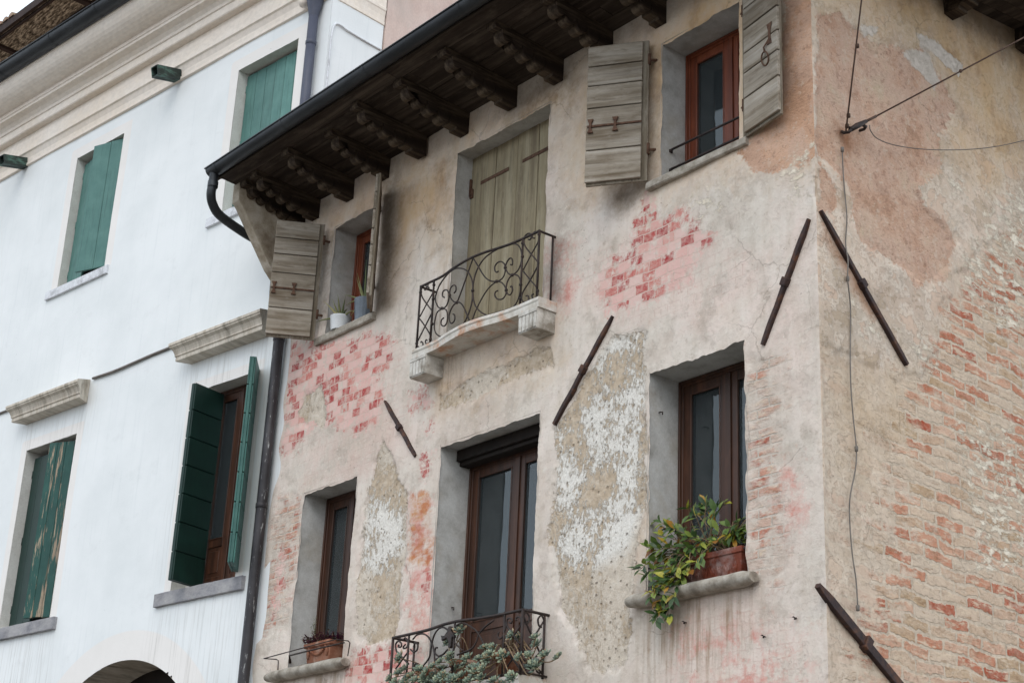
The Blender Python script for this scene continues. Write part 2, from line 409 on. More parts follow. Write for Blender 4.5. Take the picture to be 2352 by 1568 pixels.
        rcol2 = b.mix(b.ma('MULTIPLY', pit, .55), rcol2, lin((112, 96, 76)))
        base = b.mix(ro, base, rcol2)
        rh_ = b.ma('ADD', b.ma('MULTIPLY', skm, .7), b.ma('ADD', b.ma('MULTIPLY', pit, -1.6), b.ma('SUBTRACT', b.ma('MULTIPLY', b.noise(P, 20, 5, .7), 1.4), 1.6)))
        height = b.ma('ADD', height, b.ma('MULTIPLY', ro, rh_))
        # streaks washed down below the sills
        stn = mask('runs', .8, .20)
        rn = b.noise(b.map(P, scale=(1, 1, .06)), 20, 4, .6)
        base = b.mix(b.ma('MULTIPLY', stn, b.mr(rn, .46, .66, 0, .8)), base, lin((146, 122, 98)))
    # cracks
    cn = b.noise(P, 4, 4, .6, 0, True)
    cv = b.vadd(P, b.vadd(cn, (.25, .25, .25), 'MULTIPLY'))
    ce = b.vor(cv, 1.5, 'DISTANCE_TO_EDGE')
    crack = b.ma('MULTIPLY', b.mr(ce, .012, .0), b.mr(b.noise(b.map(P, loc=(31, 2, 2)), 1.2, 3, .5), .54, .62))
    base = b.mix(b.ma('MULTIPLY', crack, .38), base, lin((98, 80, 64)))
    # sooty dirt plus painted shade, under the eaves and beside the old shutters
    so = b.mr(b.ma('ADD', b.attr('soot_shade'), b.ma('MULTIPLY', edge_n, .5)), -.14, .16)
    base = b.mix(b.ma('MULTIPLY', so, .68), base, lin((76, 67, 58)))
    return b.pbr(base, .92, b.bump(height, .8, .011), spec=.12)

def simple(name, stops, scale=6, detail=6, rough=.85, bump=.4, bd=.004, sc=(1, 1, 1), fine=60, spec=.25, metal=0., dirt=None):
    b = NB(name); P = b.map(b.obj, scale=sc)
    n = b.noise(P, scale, detail, .64); f = b.noise(P, fine, 4, .6)
    c = b.ramp(n, [(.3+.4*i/max(1, len(stops)-1), lin(s)) for i, s in enumerate(stops)])
    c = b.mix(b.mr(f, .35, .65, 0, .22), c, b.mix(.55, c, (0, 0, 0, 1)))
    if dirt:
        d = b.noise(b.map(b.obj, loc=(4, 7, 2), scale=sc), scale*.5, 6, .66)
        c = b.mix(b.mr(d, .52, .66, 0, dirt[1]), c, lin(dirt[0]))
    return b.pbr(c, rough, b.bump(b.ma('ADD', n, b.ma('MULTIPLY', f, .4)), bump, bd), metal, spec)

def wood(name, stops, axis='x', scale=3., rough=.8, bump=.5, paint=None, wear=(.5, .6), spec=.2, vary=.35, knots=True):
    """grain along the given object axis; tone changes from board to board (mesh island)"""
    b = NB(name)
    sc = {'x': (.06, 1, 1), 'y': (1, .06, 1), 'z': (1, 1, .06)}[axis]
    g = b.n('ShaderNodeNewGeometry')
    off = b.n('ShaderNodeVectorMath', operation='SCALE'); off.inputs[0].default_value = (7.3, 3.1, 5.7); b.put(off.inputs['Scale'], g.outputs['Random Per Island'])
    P = b.vadd(b.map(b.obj, scale=sc), off.outputs[0])
    gr = b.noise(P, 26*scale, 6, .68, .3); gb = b.noise(P, 6*scale, 5, .62, .6)
    bl = b.noise(b.vadd(b.map(b.obj, scale={'x': (.35, 1, 1), 'y': (1, .35, 1), 'z': (1, 1, .12 if paint else .35)}[axis]), off.outputs[0]), 9 if paint else 7, 7, .72)
    c = b.ramp(gb, [(.3+.4*i/max(1, len(stops)-1), lin(s)) for i, s in enumerate(stops)])
    c = b.mix(b.mr(gr, .5, .34, 0, .55), c, b.mix(.6, c, (.02, .014, .01, 1)))
    c = b.mix(b.mr(bl, .52, .68, 0, .6), c, lin(stops[-1])); c = b.mix(b.mr(bl, .46, .32, 0, .6), c, lin(stops[0]))
    dark = b.ma('MULTIPLY', g.outputs['Random Per Island'], vary)
    c = b.mix(dark, c, b.mix(.45, c, (0.02, .015, .012, 1)))
    h = b.ma('ADD', gr, b.ma('MULTIPLY', gb, .6))
    if paint:
        w = b.mr(b.ma('ADD', b.ma('MULTIPLY', bl, .6), b.ma('MULTIPLY', gr, .4)), wear[0], wear[1])
        pc = b.ramp(b.noise(b.obj, 5, 5, .6), [(.3, lin(paint[0])), (.7, lin(paint[1]))])
        pc = b.mix(b.mr(gr, .48, .33, 0, .4), pc, lin(tuple(int(v*.6) for v in paint[0])))
        pc = b.mix(b.ma('MULTIPLY', g.outputs['Random Per Island'], .30), pc, (.02, .05, .045, 1))
        c = b.mix(w, pc, c); h = b.ma('SUBTRACT', h, b.ma('MULTIPLY', w, .8))
    return b.pbr(c, rough, b.bump(h, bump, .004), spec=spec)

def white_paint(plain=False):
    b = NB('white_wall_paint'); P = b.obj
    n = b.noise(P, .9, 6, .6); st = b.noise(b.map(P, scale=(1, 1, .05)), 14, 5, .62); f = b.noise(P, 40, 4, .6)
    c = b.ramp(n, [(.3, lin((222, 226, 227))), (.6, lin((233, 236, 237)))])
    c = b.mix(b.mr(st, .55, .75, 0, .25), c, lin((196, 203, 206)))
    sm = b.noise(b.map(P, scale=(1, 1, 1.4), rot=(0, R(35), 0), loc=(2, 2, 8)), 1.9, 7, .72)
    c = b.mix(b.mr(sm, .58, .74, 0, .2), c, lin((190, 193, 193)))
    if plain: return b.pbr(c, .8, b.bump(f, .2, .006), spec=.2)
    band = b.mr(b.attr('band'), -.012, .012)
    c = b.mix(b.ma('MULTIPLY', band, .8), c, b.ramp(n, [(.3, lin((229, 224, 219))), (.65, lin((237, 232, 228)))]))
    runs = b.mr(b.ma('ADD', b.attr('runs'), b.ma('MULTIPLY', b.ma('SUBTRACT', n, .5), .3)), -.15, .2)
    rn = b.noise(b.map(P, scale=(1, 1, .035)), 26, 4, .65)
    c = b.mix(b.ma('MULTIPLY', runs, b.mr(rn, .50, .70, 0, .38)), c, lin((150, 146, 138)))
    sp = b.mr(b.noise(P, 21, 2, .5), .765, .80, 0, .6)
    c = b.mix(sp, c, lin((150, 150, 148)))
    return b.pbr(c, .8, b.bump(b.ma('ADD', b.noise(P, 3, 5, .6), b.ma('MULTIPLY', f, .2)), .35, .01), spec=.2)

def leaf_mat(name, stops, rough=.4, spec=.4):
    b = NB(name); g = b.n('ShaderNodeNewGeometry')
    c = b.ramp(g.outputs['Random Per Island'], [(p, lin(s)) for p, s in stops])
    n = b.noise(b.obj, 40, 3, .5)
    c = b.mix(b.mr(n, .35, .65, 0, .35), c, b.mix(.5, c, (.02, .03, .01, 1)))
    x = b.n('ShaderNodeBsdfPrincipled'); b.put(x.inputs['Base Color'], c); x.inputs['Roughness'].default_value = rough; x.inputs['Specular IOR Level'].default_value = spec
    tr = b.n('ShaderNodeBsdfTranslucent'); b.put(tr.inputs[0], c)
    mx = b.n('ShaderNodeMixShader'); mx.inputs[0].default_value = .18
    b.t.links.new(x.outputs[0], mx.inputs[1]); b.t.links.new(tr.outputs[0], mx.inputs[2]); b.t.links.new(mx.outputs[0], b.out.inputs[0])
    return b.m

def glass_mat():
    b = NB('window_glass'); P = b.obj
    fr = b.n('ShaderNodeFresnel'); fr.inputs['IOR'].default_value = 1.6
    bp = b.bump(b.noise(P, 1.6, 2, .5), .05, .05)
    gl = b.n('ShaderNodeBsdfGlossy'); gl.inputs['Roughness'].default_value = .03; b.put(gl.inputs['Normal'], bp)
    gl.inputs['Color'].default_value = (.85, .92, .95, 1)
    tr = b.n('ShaderNodeBsdfTransparent'); tr.inputs[0].default_value = (.80, .83, .82, 1)
    mx = b.n('ShaderNodeMixShader'); b.put(mx.inputs[0], fr.outputs[0])
    df = b.n('ShaderNodeBsdfDiffuse'); df.inputs[0].default_value = (.40, .47, .50, 1)
    m0 = b.n('ShaderNodeMixShader'); m0.inputs[0].default_value = .075     # dusty film with the missing slate sheen put into its colour
    b.t.links.new(tr.outputs[0], m0.inputs[1]); b.t.links.new(df.outputs[0], m0.inputs[2])
    b.t.links.new(m0.outputs[0], mx.inputs[1]); b.t.links.new(gl.outputs[0], mx.inputs[2]); b.t.links.new(mx.outputs[0], b.out.inputs[0])
    return b.m

M = {}
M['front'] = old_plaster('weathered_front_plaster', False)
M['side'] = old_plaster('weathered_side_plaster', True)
M['reveal'] = simple('grey_reveal_plaster', [(160, 156, 150), (192, 190, 186), (208, 207, 204)], 4, 7, .9, .35, .006, dirt=((160, 148, 130), .5))
M['wing'] = simple('fin_plaster', [(158, 144, 124), (188, 176, 158), (206, 197, 184)], 5, 7, .9, .5, .008, dirt=((120, 102, 82), .7))
M['white'] = white_paint(); M['whiteplain'] = white_paint(True)
M['cream'] = simple('cream_moulding_plaster', [(236, 224, 211), (243, 234, 224)], 2, 4, .85, .1, .003, sc=(.5, .8, .8), fine=25, dirt=((230, 212, 188), .35))
M['jamb'] = simple('white_jamb_plaster', [(206, 204, 198), (226, 225, 220)], 4, 5, .85, .2, .004, dirt=((180, 176, 166), .4))
M['hood'] = simple('stained_hood_stone', [(176, 164, 148), (205, 196, 182), (222, 214, 202)], 9, 6, .85, .4, .006, sc=(1.6, .3, .3), dirt=((120, 112, 100), .75))
M['stone'] = simple('pale_istrian_stone', [(176, 170, 160), (205, 201, 193), (222, 219, 213)], 8, 7, .8, .5, .006, dirt=((122, 112, 98), .8))
M['oldsill'] = simple('weathered_sill_stone', [(132, 124, 112), (168, 160, 148), (192, 186, 176)], 9, 7, .9, .8, .008, dirt=((104, 94, 82), .7))
M['slab'] = simple('balcony_stone', [(188, 180, 168), (212, 207, 198), (226, 223, 217)], 7, 7, .8, .4, .005, dirt=((186, 118, 62), .75))
M['sillgrey'] = simple('grey_sill_stone', [(134, 134, 140), (158, 157, 160), (178, 176, 176)], 9, 7, .85, .6, .006, sc=(.5, 1, 1), dirt=((104, 104, 108), .5))
M['whitesill'] = simple('flaking_white_sill', [(206, 208, 212), (232, 235, 240)], 14, 6, .8, .6, .006, dirt=((140, 140, 142), .5))
M['shutter'] = wood('grey_weathered_boards', [(104, 90, 72), (150, 140, 126), (184, 176, 165)], 'x', 1.3, .85, .6, vary=.3)
M['shutter_edge'] = wood('grey_weathered_uprights', [(96, 84, 68), (134, 124, 108), (166, 158, 146)], 'z', 1.6, .85, .6, vary=.3)
M['door'] = wood('pale_yellow_boards', [(122, 110, 92), (154, 142, 116), (176, 166, 142)], 'z', 1.1, .8, .35, vary=.25)
M['eaves'] = wood('dark_eaves_boards', [(38, 31, 26), (60, 50, 43), (98, 88, 78)], 'x', 1.2, .9, .6, vary=.5)
M['rafter'] = wood('dark_carved_oak', [(36, 28, 23), (54, 43, 35), (112, 98, 82)], 'y', 1.4, .9, .6, vary=.3)
M['brown'] = wood('brown_stained_timber', [(44, 27, 18), (66, 40, 27), (90, 57, 41)], 'z', 1.5, .45, .25, vary=.15, spec=.35)
M['red'] = wood('red_brown_timber', [(84, 38, 20), (114, 54, 30), (134, 72, 46)], 'z', 1.5, .42, .25, vary=.12, spec=.4)
M['darkwood'] = simple('dark_box_wood', [(26, 20, 17), (42, 34, 29)], 8, 5, .7, .3, .003)
M['green'] = wood('teal_painted_boards', [(96, 92, 84), (150, 140, 124), (170, 158, 140)], 'z', 1.2, .55, .35, ((84, 128, 122), (102, 146, 138)), (.66, .72), .3)
M['peel'] = wood('peeling_green_boards', [(120, 106, 92), (164, 144, 122), (182, 164, 142)], 'z', 1.4, .6, .6, ((34, 74, 68), (48, 92, 84)), (.525, .55), .3)
M['dgreen'] = wood('dark_green_boards', [(110, 104, 94), (140, 132, 118)], 'z', 1.2, .5, .35, ((12, 38, 32), (18, 50, 42)), (.66, .70), .35)
M['mgreen'] = wood('mid_green_boards', [(110, 104, 94), (150, 142, 128)], 'z', 1.2, .5, .35, ((52, 100, 94), (74, 124, 116)), (.60, .65), .35)
M['iron'] = simple('rusty_black_iron', [(38, 32, 31), (54, 45, 43), (74, 56, 48)], 18, 5, .6, .5, .002, spec=.4, metal=.25)
M['anchor'] = simple('rusty_anchor_iron', [(40, 30, 30), (58, 42, 40), (84, 58, 44)], 16, 6, .7, .8, .004, spec=.35, dirt=((110, 70, 44), .6))
M['rust'] = simple('rusted_strap_iron', [(70, 52, 44), (96, 70, 56), (112, 88, 72)], 20, 5, .8, .6, .003)
M['zinc'] = simple('dark_zinc_gutter', [(38, 41, 45), (52, 55, 59), (68, 71, 75)], 6, 5, .48, .15, .002, spec=.45, metal=.35, sc=(.3, 1, 1))
M['bluepipe'] = simple('blue_grey_painted_pipe', [(66, 70, 86), (80, 84, 100)], 5, 5, .5, .15, .002, spec=.4)
M['oldpipe'] = NB('flaking_grey_pipe')
def _pipe(b):
    n = b.noise(b.map(b.obj, scale=(1, 1, .18)), 22, 6, .7); n2 = b.noise(b.obj, 3, 4, .6)
    c = b.ramp(n2, [(.3, lin((40, 38, 41))), (.6, lin((60, 58, 61)))])
    sd = b.mr(b.noise(b.map(b.obj, scale=(1, 1, .2), loc=(3, 3, 3)), 34, 5, .7), .60, .66)
    c = b.mix(b.ma('MULTIPLY', sd, .8), c, lin((170, 172, 172)))
    return b.pbr(c, .5, b.bump(n, .3, .003), .2, .4)
M['oldpipe'] = _pipe(M['oldpipe'])
M['copper'] = simple('verdigris_copper', [(40, 48, 46), (58, 68, 64), (96, 132, 120)], 14, 6, .6, .4, .003, sc=(1, .4, 1))
M['terracotta'] = simple('terracotta', [(120, 76, 58), (150, 100, 78), (172, 128, 106)], 8, 6, .85, .4, .004, dirt=((196, 176, 160), .6))
M['redclay'] = simple('red_glazed_clay', [(88, 40, 28), (120, 60, 42), (140, 80, 62)], 9, 6, .6, .4, .004, dirt=((190, 182, 178), .35))
M['whitepot'] = simple('white_ceramic', [(214, 218, 220), (226, 228, 229)], 6, 4, .35, .05, .002, spec=.5)
M['greypot'] = simple('blue_grey_ceramic', [(96, 106, 118), (116, 126, 136)], 6, 4, .4, .05, .002, spec=.5)
M['soil'] = simple('potting_soil', [(42, 32, 26), (64, 52, 42)], 30, 5, .95, .8, .006)
M['room'] = simple('dark_room', [(112, 112, 112), (132, 131, 130)], 3, 3, .9, .1, .002)
M['curtain'] = simple('pale_curtain', [(150, 150, 150), (176, 177, 176)], 3, 4, .9, .2, .01, sc=(6, 6, .3))
M['blind'] = simple('cream_blind', [(186, 178, 160), (202, 195, 180)], 3, 4, .9, .1, .004)
M['paleblue'] = simple('pale_blue_daylight', [(150, 186, 224), (170, 200, 232)], 3, 3, .5, .05, .002)  # daylight put into the colour
M['wire'] = simple('rusty_wire', [(70, 52, 44), (96, 76, 64)], 20, 4, .7, .2, .001)
M['cable'] = simple('grey_cable', [(104, 98, 92), (130, 124, 118)], 12, 4, .7, .2, .001)
M['tile'] = simple('roof_tile', [(110, 88, 74), (140, 116, 98), (162, 146, 126)], 7, 6, .9, .5, .006, dirt=((110, 112, 84), .7))
M['beam'] = simple('dark_red_beam', [(48, 38, 36), (68, 54, 50)], 6, 5, .8, .4, .004)
M['pinkwall'] = simple('pale_pink_render', [(196, 172, 162), (214, 192, 182), (222, 204, 195)], 2.2, 7, .9, .4, .008, sc=(1, 1, .5), dirt=((186, 176, 168), .6))
M['street'] = simple('street_paving', [(96, 90, 84), (120, 114, 106)], 3, 6, .9, .4, .01)
M['glass'] = glass_mat()
M['leaf'] = leaf_mat('shrub_leaves', [(0, (54, 76, 48)), (.3, (74, 100, 54)), (.55, (104, 128, 62)), (.74, (142, 156, 70)), (.86, (174, 168, 62)), (.93, (172, 128, 48)), (1, (134, 84, 46))])
M['rosette'] = leaf_mat('succulent_leaves', [(0, (98, 112, 104)), (.35, (126, 144, 128)), (.65, (154, 168, 144)), (.85, (178, 186, 156)), (.94, (190, 160, 128)), (1, (150, 112, 84))], .5, .35)
M['aloe'] = leaf_mat('aloe_leaves', [(0, (86, 100, 66)), (.5, (120, 128, 84)), (1, (168, 160, 110))], .5, .3)
M['heather'] = leaf_mat('purple_heather', [(0, (72, 30, 56)), (.5, (112, 48, 86)), (.85, (92, 56, 68)), (1, (104, 108, 74))], .7, .2)
M['sprig'] = leaf_mat('pale_sprig', [(0, (110, 116, 84)), (1, (156, 160, 124))], .7, .2)
M['stem'] = simple('woody_stem', [(104, 84, 62), (150, 130, 104)], 20, 4, .85, .3, .002)
def reed():
    b = NB('reed_mat'); P = b.map(b.obj, scale=(.5, 2.4, 1), rot=(0, 0, R(28)))
    n = b.noise(P, 11, 5, .7); c = b.ramp(n, [(.36, lin((52, 46, 42))), (.5, lin((136, 128, 116))), (.6, lin((214, 206, 192)))])
    return b.pbr(c, .95, b.bump(n, 1., .03), spec=.1)
M['reed'] = reed()

# ================================================================== OLD HOUSE
house = thing('old_house', (0, 0, 0), 'old corner house of patched pink plaster with dark carved eaves and two iron balconies', 'house')
OP = {  # openings in the front: x0, x1, z0, z1, depth of reveal
    'ul': (-7.10, -6.20, 8.40, 9.78, .31), 'door': (-4.82, -3.32, 7.62, 9.87, .21), 'ur': (-1.77, -.79, 8.43, 9.83, .31),
    'll': (-7.23, -6.20, 4.70, 6.63, .30), 'lm': (-4.79, -3.285, 4.15, 6.63, .37), 'lr': (-1.87, -.757, 4.70, 6.635, .35)}
def FP(*pts): return [F(p) for p in pts]
fm = {
 'red': [FP((1480,462),(1502,466),(1515,505),(1560,490),(1600,518),(1640,556),(1600,600),(1585,640),(1520,665),(1490,690),(1420,712),(1388,690),(1378,632),(1408,596),(1455,575),(1462,530)),
         FP((668,800),(720,785),(842,770),(892,768),(908,825),(872,856),(884,905),(862,985),(800,992),(760,978),(735,962),(700,1000),(652,1052),(656,930)),
         FP((945,905),(985,890),(992,920),(955,938)), FP((972,985),(986,983),(984,1000),(972,1000)), FP((972,1045),(990,1048),(984,1100),(974,1090)),
         FP((818,1500),(900,1480),(970,1490),(985,1568),(800,1568)), FP((950,1300),(985,1310),(985,1385),(955,1350)),
         FP((640,1270),(655,1275),(640,1400),(625,1420))],
 'rose': [FP((1400,560),(1600,500),(1760,600),(1760,660),(1600,720),(1420,760),(1330,690),(1330,610)),
          FP((660,790),(920,760),(940,1000),(850,1080),(650,1060)), FP((1000,1170),(930,1150),(920,1470),(1000,1440)),
          FP((1280,560),(1340,560),(1330,700),(1270,720)), FP((1560,1400),(1760,1370),(1860,1480),(1860,1640),(1500,1640)), FP((800,1490),(1000,1470),(1000,1640),(780,1640)),
          FP((1800,1100),(1830,1060),(1840,1240),(1800,1300)), FP((720,1020),(900,1060),(840,1100),(690,1120))],
 'orange': [FP((945,1140),(988,1128),(984,1180),(996,1260),(985,1300),(940,1290))],
 'brick': [FP((1716,815),(1795,785),(1800,900),(1800,1180),(1795,1330),(1722,1318)), FP((640,1145),(692,1135),(688,1250),(655,1440),(590,1460),(610,1300)),
           ],
 'rough': [FP((1405,772),(1490,762),(1478,800),(1482,1000),(1484,1150),(1462,1240),(1445,1400),(1442,1515),(1385,1540),(1345,1520),(1315,1440),(1285,1390),(1278,1280),(1262,1235),(1282,1060),(1276,985),(1310,925)),
           FP((880,1005),(898,1040),(908,1085),(936,1130),(928,1250),(915,1390),(905,1462),(848,1478),(815,1450),(826,1300),(835,1180),(858,1080)),
           FP((700,905),(735,890),(752,940),(740,985),(720,960),(700,975),(686,945)), FP((1012,912),(1100,862),(1265,790),(1268,838),(1180,868),(1080,920),(1015,938))],
 'blush': [FP((1560,1470),(1700,1425),(1860,1480),(1860,1660),(1540,1660)), FP((1800,1085),(1838,1070),(1838,1190),(1800,1190)), FP((1262,560),(1330,570),(1320,700),(1270,720)), FP((925,1150),(1000,1150),(985,1460),(920,1460))],
 'skim': [FP((1405,772),(1490,762),(1482,1000),(1478,1150),(1440,1260),(1330,1330),(1275,1290),(1270,985),(1310,925)), FP((850,1085),(920,1130),(928,1250),(880,1330),(826,1300))],
 'warm': [FP((1310,170),(1520,60),(1640,-60),(1900,-60),(1890,330),(1740,380),(1700,345),(1500,440),(1440,420),(1350,430),(1290,330)),
          FP((900,420),(1060,310),(1060,360),(1040,560),(960,540),(900,640),(880,560)), FP((1010,880),(1260,770),(1265,830),(1020,905)),
          FP((1060,290),(1290,200),(1290,235),(1060,345)), FP((740,500),(1000,330),(1000,420),(760,540)), FP((1380,1180),(1450,1180),(1440,1300),(1380,1300))],
 'stucco': [FP((1700,352),(1760,300),(1795,262),(1800,-60),(1960,-60),(1960,350),(1860,362),(1815,385),(1770,402),(1735,395))],
 'lime': [FP((1590,460),(1640,430),(1650,480),(1600,520)), FP((1790,385),(1876,345),(1878,430),(1830,440))],
 'runs': [FP((1470,1400),(1730,1345),(1720,1420),(1640,1560),(1480,1560)), FP((640,1560),(800,1530),(790,1640),(640,1640)), FP((1010,640),(1040,610),(1050,900),(1010,900))],
 'soot_shade': [FP((884,420),(912,415),(908,560),(892,700),(872,706)), FP((1160,250),(1300,150),(1320,185),(1240,230),(1180,275)), FP((735,560),(765,540),(752,720),(735,740)),
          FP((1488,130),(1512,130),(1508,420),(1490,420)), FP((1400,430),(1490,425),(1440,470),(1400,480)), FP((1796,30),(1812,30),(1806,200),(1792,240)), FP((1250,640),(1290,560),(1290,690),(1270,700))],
}
def front_disp(X, Z):
    Y = (vnoise(X, Z, 1.1)-.5)*.022+(vnoise(X, Z, 3.7)-.5)*.010
    for pl in fm['rough']:
        s_ = sdf(X.ravel(), Z.ravel(), pl).reshape(X.shape)+(vnoise(X, Z, 7)-.5)*.14+(vnoise(X, Z, 23)-.5)*.06
        Y = Y+.014*smoothstep(s_, -.015, .015)
    for pl in fm['brick']:
        s_ = sdf(X.ravel(), Z.ravel(), pl).reshape(X.shape)+(vnoise(X, Z, 7)-.5)*.2
        Y = Y+.010*smoothstep(s_, -.03, .03)
    edge = smoothstep(X, -.12, 0.); Y = Y*(1-edge)
    lft = smoothstep(X, -8.0, -8.06); return Y*(1-lft)
XL = -8.06
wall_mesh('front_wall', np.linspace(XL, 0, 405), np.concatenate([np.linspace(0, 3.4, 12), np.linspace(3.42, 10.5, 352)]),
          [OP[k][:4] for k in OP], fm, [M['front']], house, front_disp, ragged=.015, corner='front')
def SP(*pts): return [SW(p) for p in pts]
sm_ = {
 'stucco': [SP((1876,30),(1930,30),(1965,55),(2010,105),(2120,112),(2185,215),(2200,250),(2160,312),(2166,400),(2112,430),(2128,470),(2180,520),(2200,560),(2170,640),(2105,662),(2060,600),(1990,565),(1960,500),(1950,430),(1900,380),(1876,360)),
            SP((1882,370),(1900,400),(1920,440),(1915,480),(1880,486))],
 'blob': [SP((2072,122),(2092,108),(2132,125),(2162,190),(2150,206),(2128,180)), SP((1968,58),(2015,62),(2012,80),(1985,78)), SP((2100,72),(2150,100),(2212,150),(2200,175),(2160,140),(2110,105))],
 'brick': [SP((1862,800),(1960,840),(2050,850),(2120,860),(2140,780),(2160,690),(2230,610),(2290,540),(2500,430),(2500,1700),(1860,1700)),
           SP((1990,480),(2012,492),(2005,520),(1990,512))],
 'bdens': [SP((2080,900),(2150,700),(2290,540),(2500,430),(2500,1700),(1990,1700),(2030,1300))],
 'lime': [SP((2215,580),(2260,560),(2270,450),(2420,420),(2420,760),(2300,760),(2220,660)), SP((1960,720),(2030,750),(2030,790),(1990,770)), SP((2080,770),(2130,800),(2150,830),(2110,830)), SP((2180,390),(2215,420),(2205,440),(2170,420)), SP((2200,980),(2420,980),(2420,1320),(2250,1300))],
 'warm': [SP((1870,-60),(2460,-60),(2460,330),(2250,420),(2180,330),(2200,250),(2120,110),(1960,50),(1900,60)), SP((1940,880),(2100,900),(2140,1000),(1990,1050)), SP((2060,1450),(2280,1400),(2400,1640),(2060,1640))],
 'soot_shade': [SP((2120,-40),(2160,25),(2200,60),(2290,110),(2330,140),(2420,150),(2420,-60)),],
 'rust': [SP((1930,305),(1955,300),(1960,330),(1945,345)), SP((1895,520),(1960,620),(2010,720),(2000,730),(1950,640),(1890,540))],
}
def side_disp(X, Z):
    Y = (vnoise(X+40, Z, 1.2)-.5)*.024+(vnoise(X+40, Z, 4.2)-.5)*.014
    for pl in sm_['stucco'][:1]:
        s_ = sdf(X.ravel(), Z.ravel(), pl).reshape(X.shape)+(vnoise(X, Z, 6)-.5)*.16+(vnoise(X, Z, 21)-.5)*.06
        Y = Y+.016*smoothstep(s_, -.015, .015)
    for pl in sm_['brick'][:1]:
        s_ = sdf(X.ravel(), Z.ravel(), pl).reshape(X.shape)+(vnoise(X, Z, 5)-.5)*.25+(vnoise(X, Z, 21)-.5)*.06
        Y = Y+.012*smoothstep(s_, -.02, .02)
    return Y*smoothstep(X, 0, .08)
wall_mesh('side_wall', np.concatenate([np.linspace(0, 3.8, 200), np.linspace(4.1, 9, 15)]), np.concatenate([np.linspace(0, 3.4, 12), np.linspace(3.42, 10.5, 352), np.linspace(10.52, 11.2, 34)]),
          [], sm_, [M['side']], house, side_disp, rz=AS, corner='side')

# reveals, dark rooms behind
for k, (x0, x1, z0, z1, d) in OP.items():
    m = MB(); y0 = -.002; yd = d+.16
    nseg = 1
    m.quad((x0, y0, z0), (x0, yd, z0), (x0, yd, z1), (x0, y0, z1)); m.quad((x1, y0, z0), (x1, yd, z0), (x1, yd, z1), (x1, y0, z1))
    m.quad((x0, y0, z1), (x1, y0, z1), (x1, yd, z1), (x0, yd, z1)); m.quad((x0, y0, z0), (x1, y0, z0), (x1, yd, z0), (x0, yd, z0))
    m.build('reveal', M['reveal'], house)
    if k != 'door':
        m = MB(); a, c, y1, y2, e, g = x0-.5, x1+.5, yd+.004, yd+2.2, z0-.3, z1+.3
        m.quad((a, y1, e), (a, y2, e), (a, y2, g), (a, y1, g)); m.quad((c, y1, e), (c, y2, e), (c, y2, g), (c, y1, g))
        m.quad((a, y2, e), (c, y2, e), (c, y2, g), (a, y2, g)); m.quad((a, y1, g), (c, y1, g), (c, y2, g), (a, y2, g)); m.quad((a, y1, e), (c, y1, e), (c, y2, e), (a, y2, e))
        for (p, q, r_, s_) in ((a, x0, e, g), (x1, c, e, g), (x0, x1, e, z0), (x0, x1, z1, g)):
            m.quad((p, y1, r_), (q, y1, r_), (q, y1, s_), (p, y1, s_))
        m.build('room', M['room'], house)

def frame_ring(m, x0, x1, y0, y1, z0, z1, w, wb=None, mi=0):
    wb = w if wb is None else wb
    m.box(x0, x0+w, y0, y1, z0, z1, mi); m.box(x1-w, x1, y0, y1, z0, z1, mi)
    m.box(x0+w, x1-w, y0+.001, y1, z1-w, z1, mi); m.box(x0+w, x1-w, y0+.001, y1, z0, z0+wb, mi)
def casement(parent, x0, x1, z0, z1, y, mat, xm=None, fw=.06, sw=.095, panel=0., name='window', label=None):
    """two-leaf timber window: frame > sash, pane (and panel on a window door)"""
    m = MB(); frame_ring(m, x0, x1, y, y+.07, z0, z1, fw)
    frame_ring(m, x0+.012, x1-.012, y-.012, y-.001, z0+.012, z1-.012, .022)
    w = m.build(name, mat, parent, .004)
    if label: w['label'] = label
    xm = (x0+x1)/2 if xm is None else xm
    for i, (a, b) in enumerate(((x0+fw-.012, xm-.001), (xm+.001, x1-fw+.012))):
        m = MB(); zb = z0+fw-.012; zt = z1-fw+.012
        ya, yb = y+.012, y+.062
        m.box(a, a+sw, ya, yb, zb, zt); m.box(b-sw, b, ya, yb, zb, zt)
        m.box(a+sw, b-sw, ya+.002, yb, zt-sw, zt)
        zp = zb+(panel if panel else sw)
        m.box(a+sw, b-sw, ya+.002, yb, zp-sw if panel else zb, zp)
        if panel: m.box(a+sw, b-sw, ya+.002, yb, zb, zb+sw)
        # glazing bead
        frame_ring(m, a+sw-.004, b-sw+.004, ya-.008, ya+.002, zp-.004, zt-sw+.004, .014)
        if i == 1: m.box(a-.03, a+.03, ya-.016, ya-.001, zb+.01, zt-.01)
        m.build('sash', mat, w, .004)
        g = MB(); g.box(a+sw-.008, b-sw+.008, ya+.022, ya+.026, zp-.008, zt-sw+.008); g.build('pane', M['glass'], w)
        if panel:
            g = MB(); g.box(a+sw-.005, b-sw+.005, ya+.015, ya+.035, zb+sw-.005, zp-sw+.005)
            g.box(a+sw+.05, b-sw-.05, ya+.006, ya+.016, zb+sw+.05, zp-sw-.05); g.build('door_panel', mat, w, .004)
    return w
casement(house, *OP['ul'][:4], OP['ul'][4], M['red'], label='red-brown window behind the two aloe pots')
casement(house, *OP['ur'][:4], OP['ur'][4], M['red'], xm=-1.21, sw=.085, label='red-brown window above the two guard bars')
casement(house, *OP['ll'][:4], OP['ll'][4], M['brown'], label='brown window behind the festooned planter')
casement(house, -4.79, -3.285, 4.16, 6.508, .375, M['brown'], xm=-4.04, panel=.72, name='window_door', label='brown glazed double door of the lower balcony')
casement(house, *OP['lr'][:4], OP['lr'][4], M['brown'], xm=-1.29, label='brown window behind the leafy shrub')
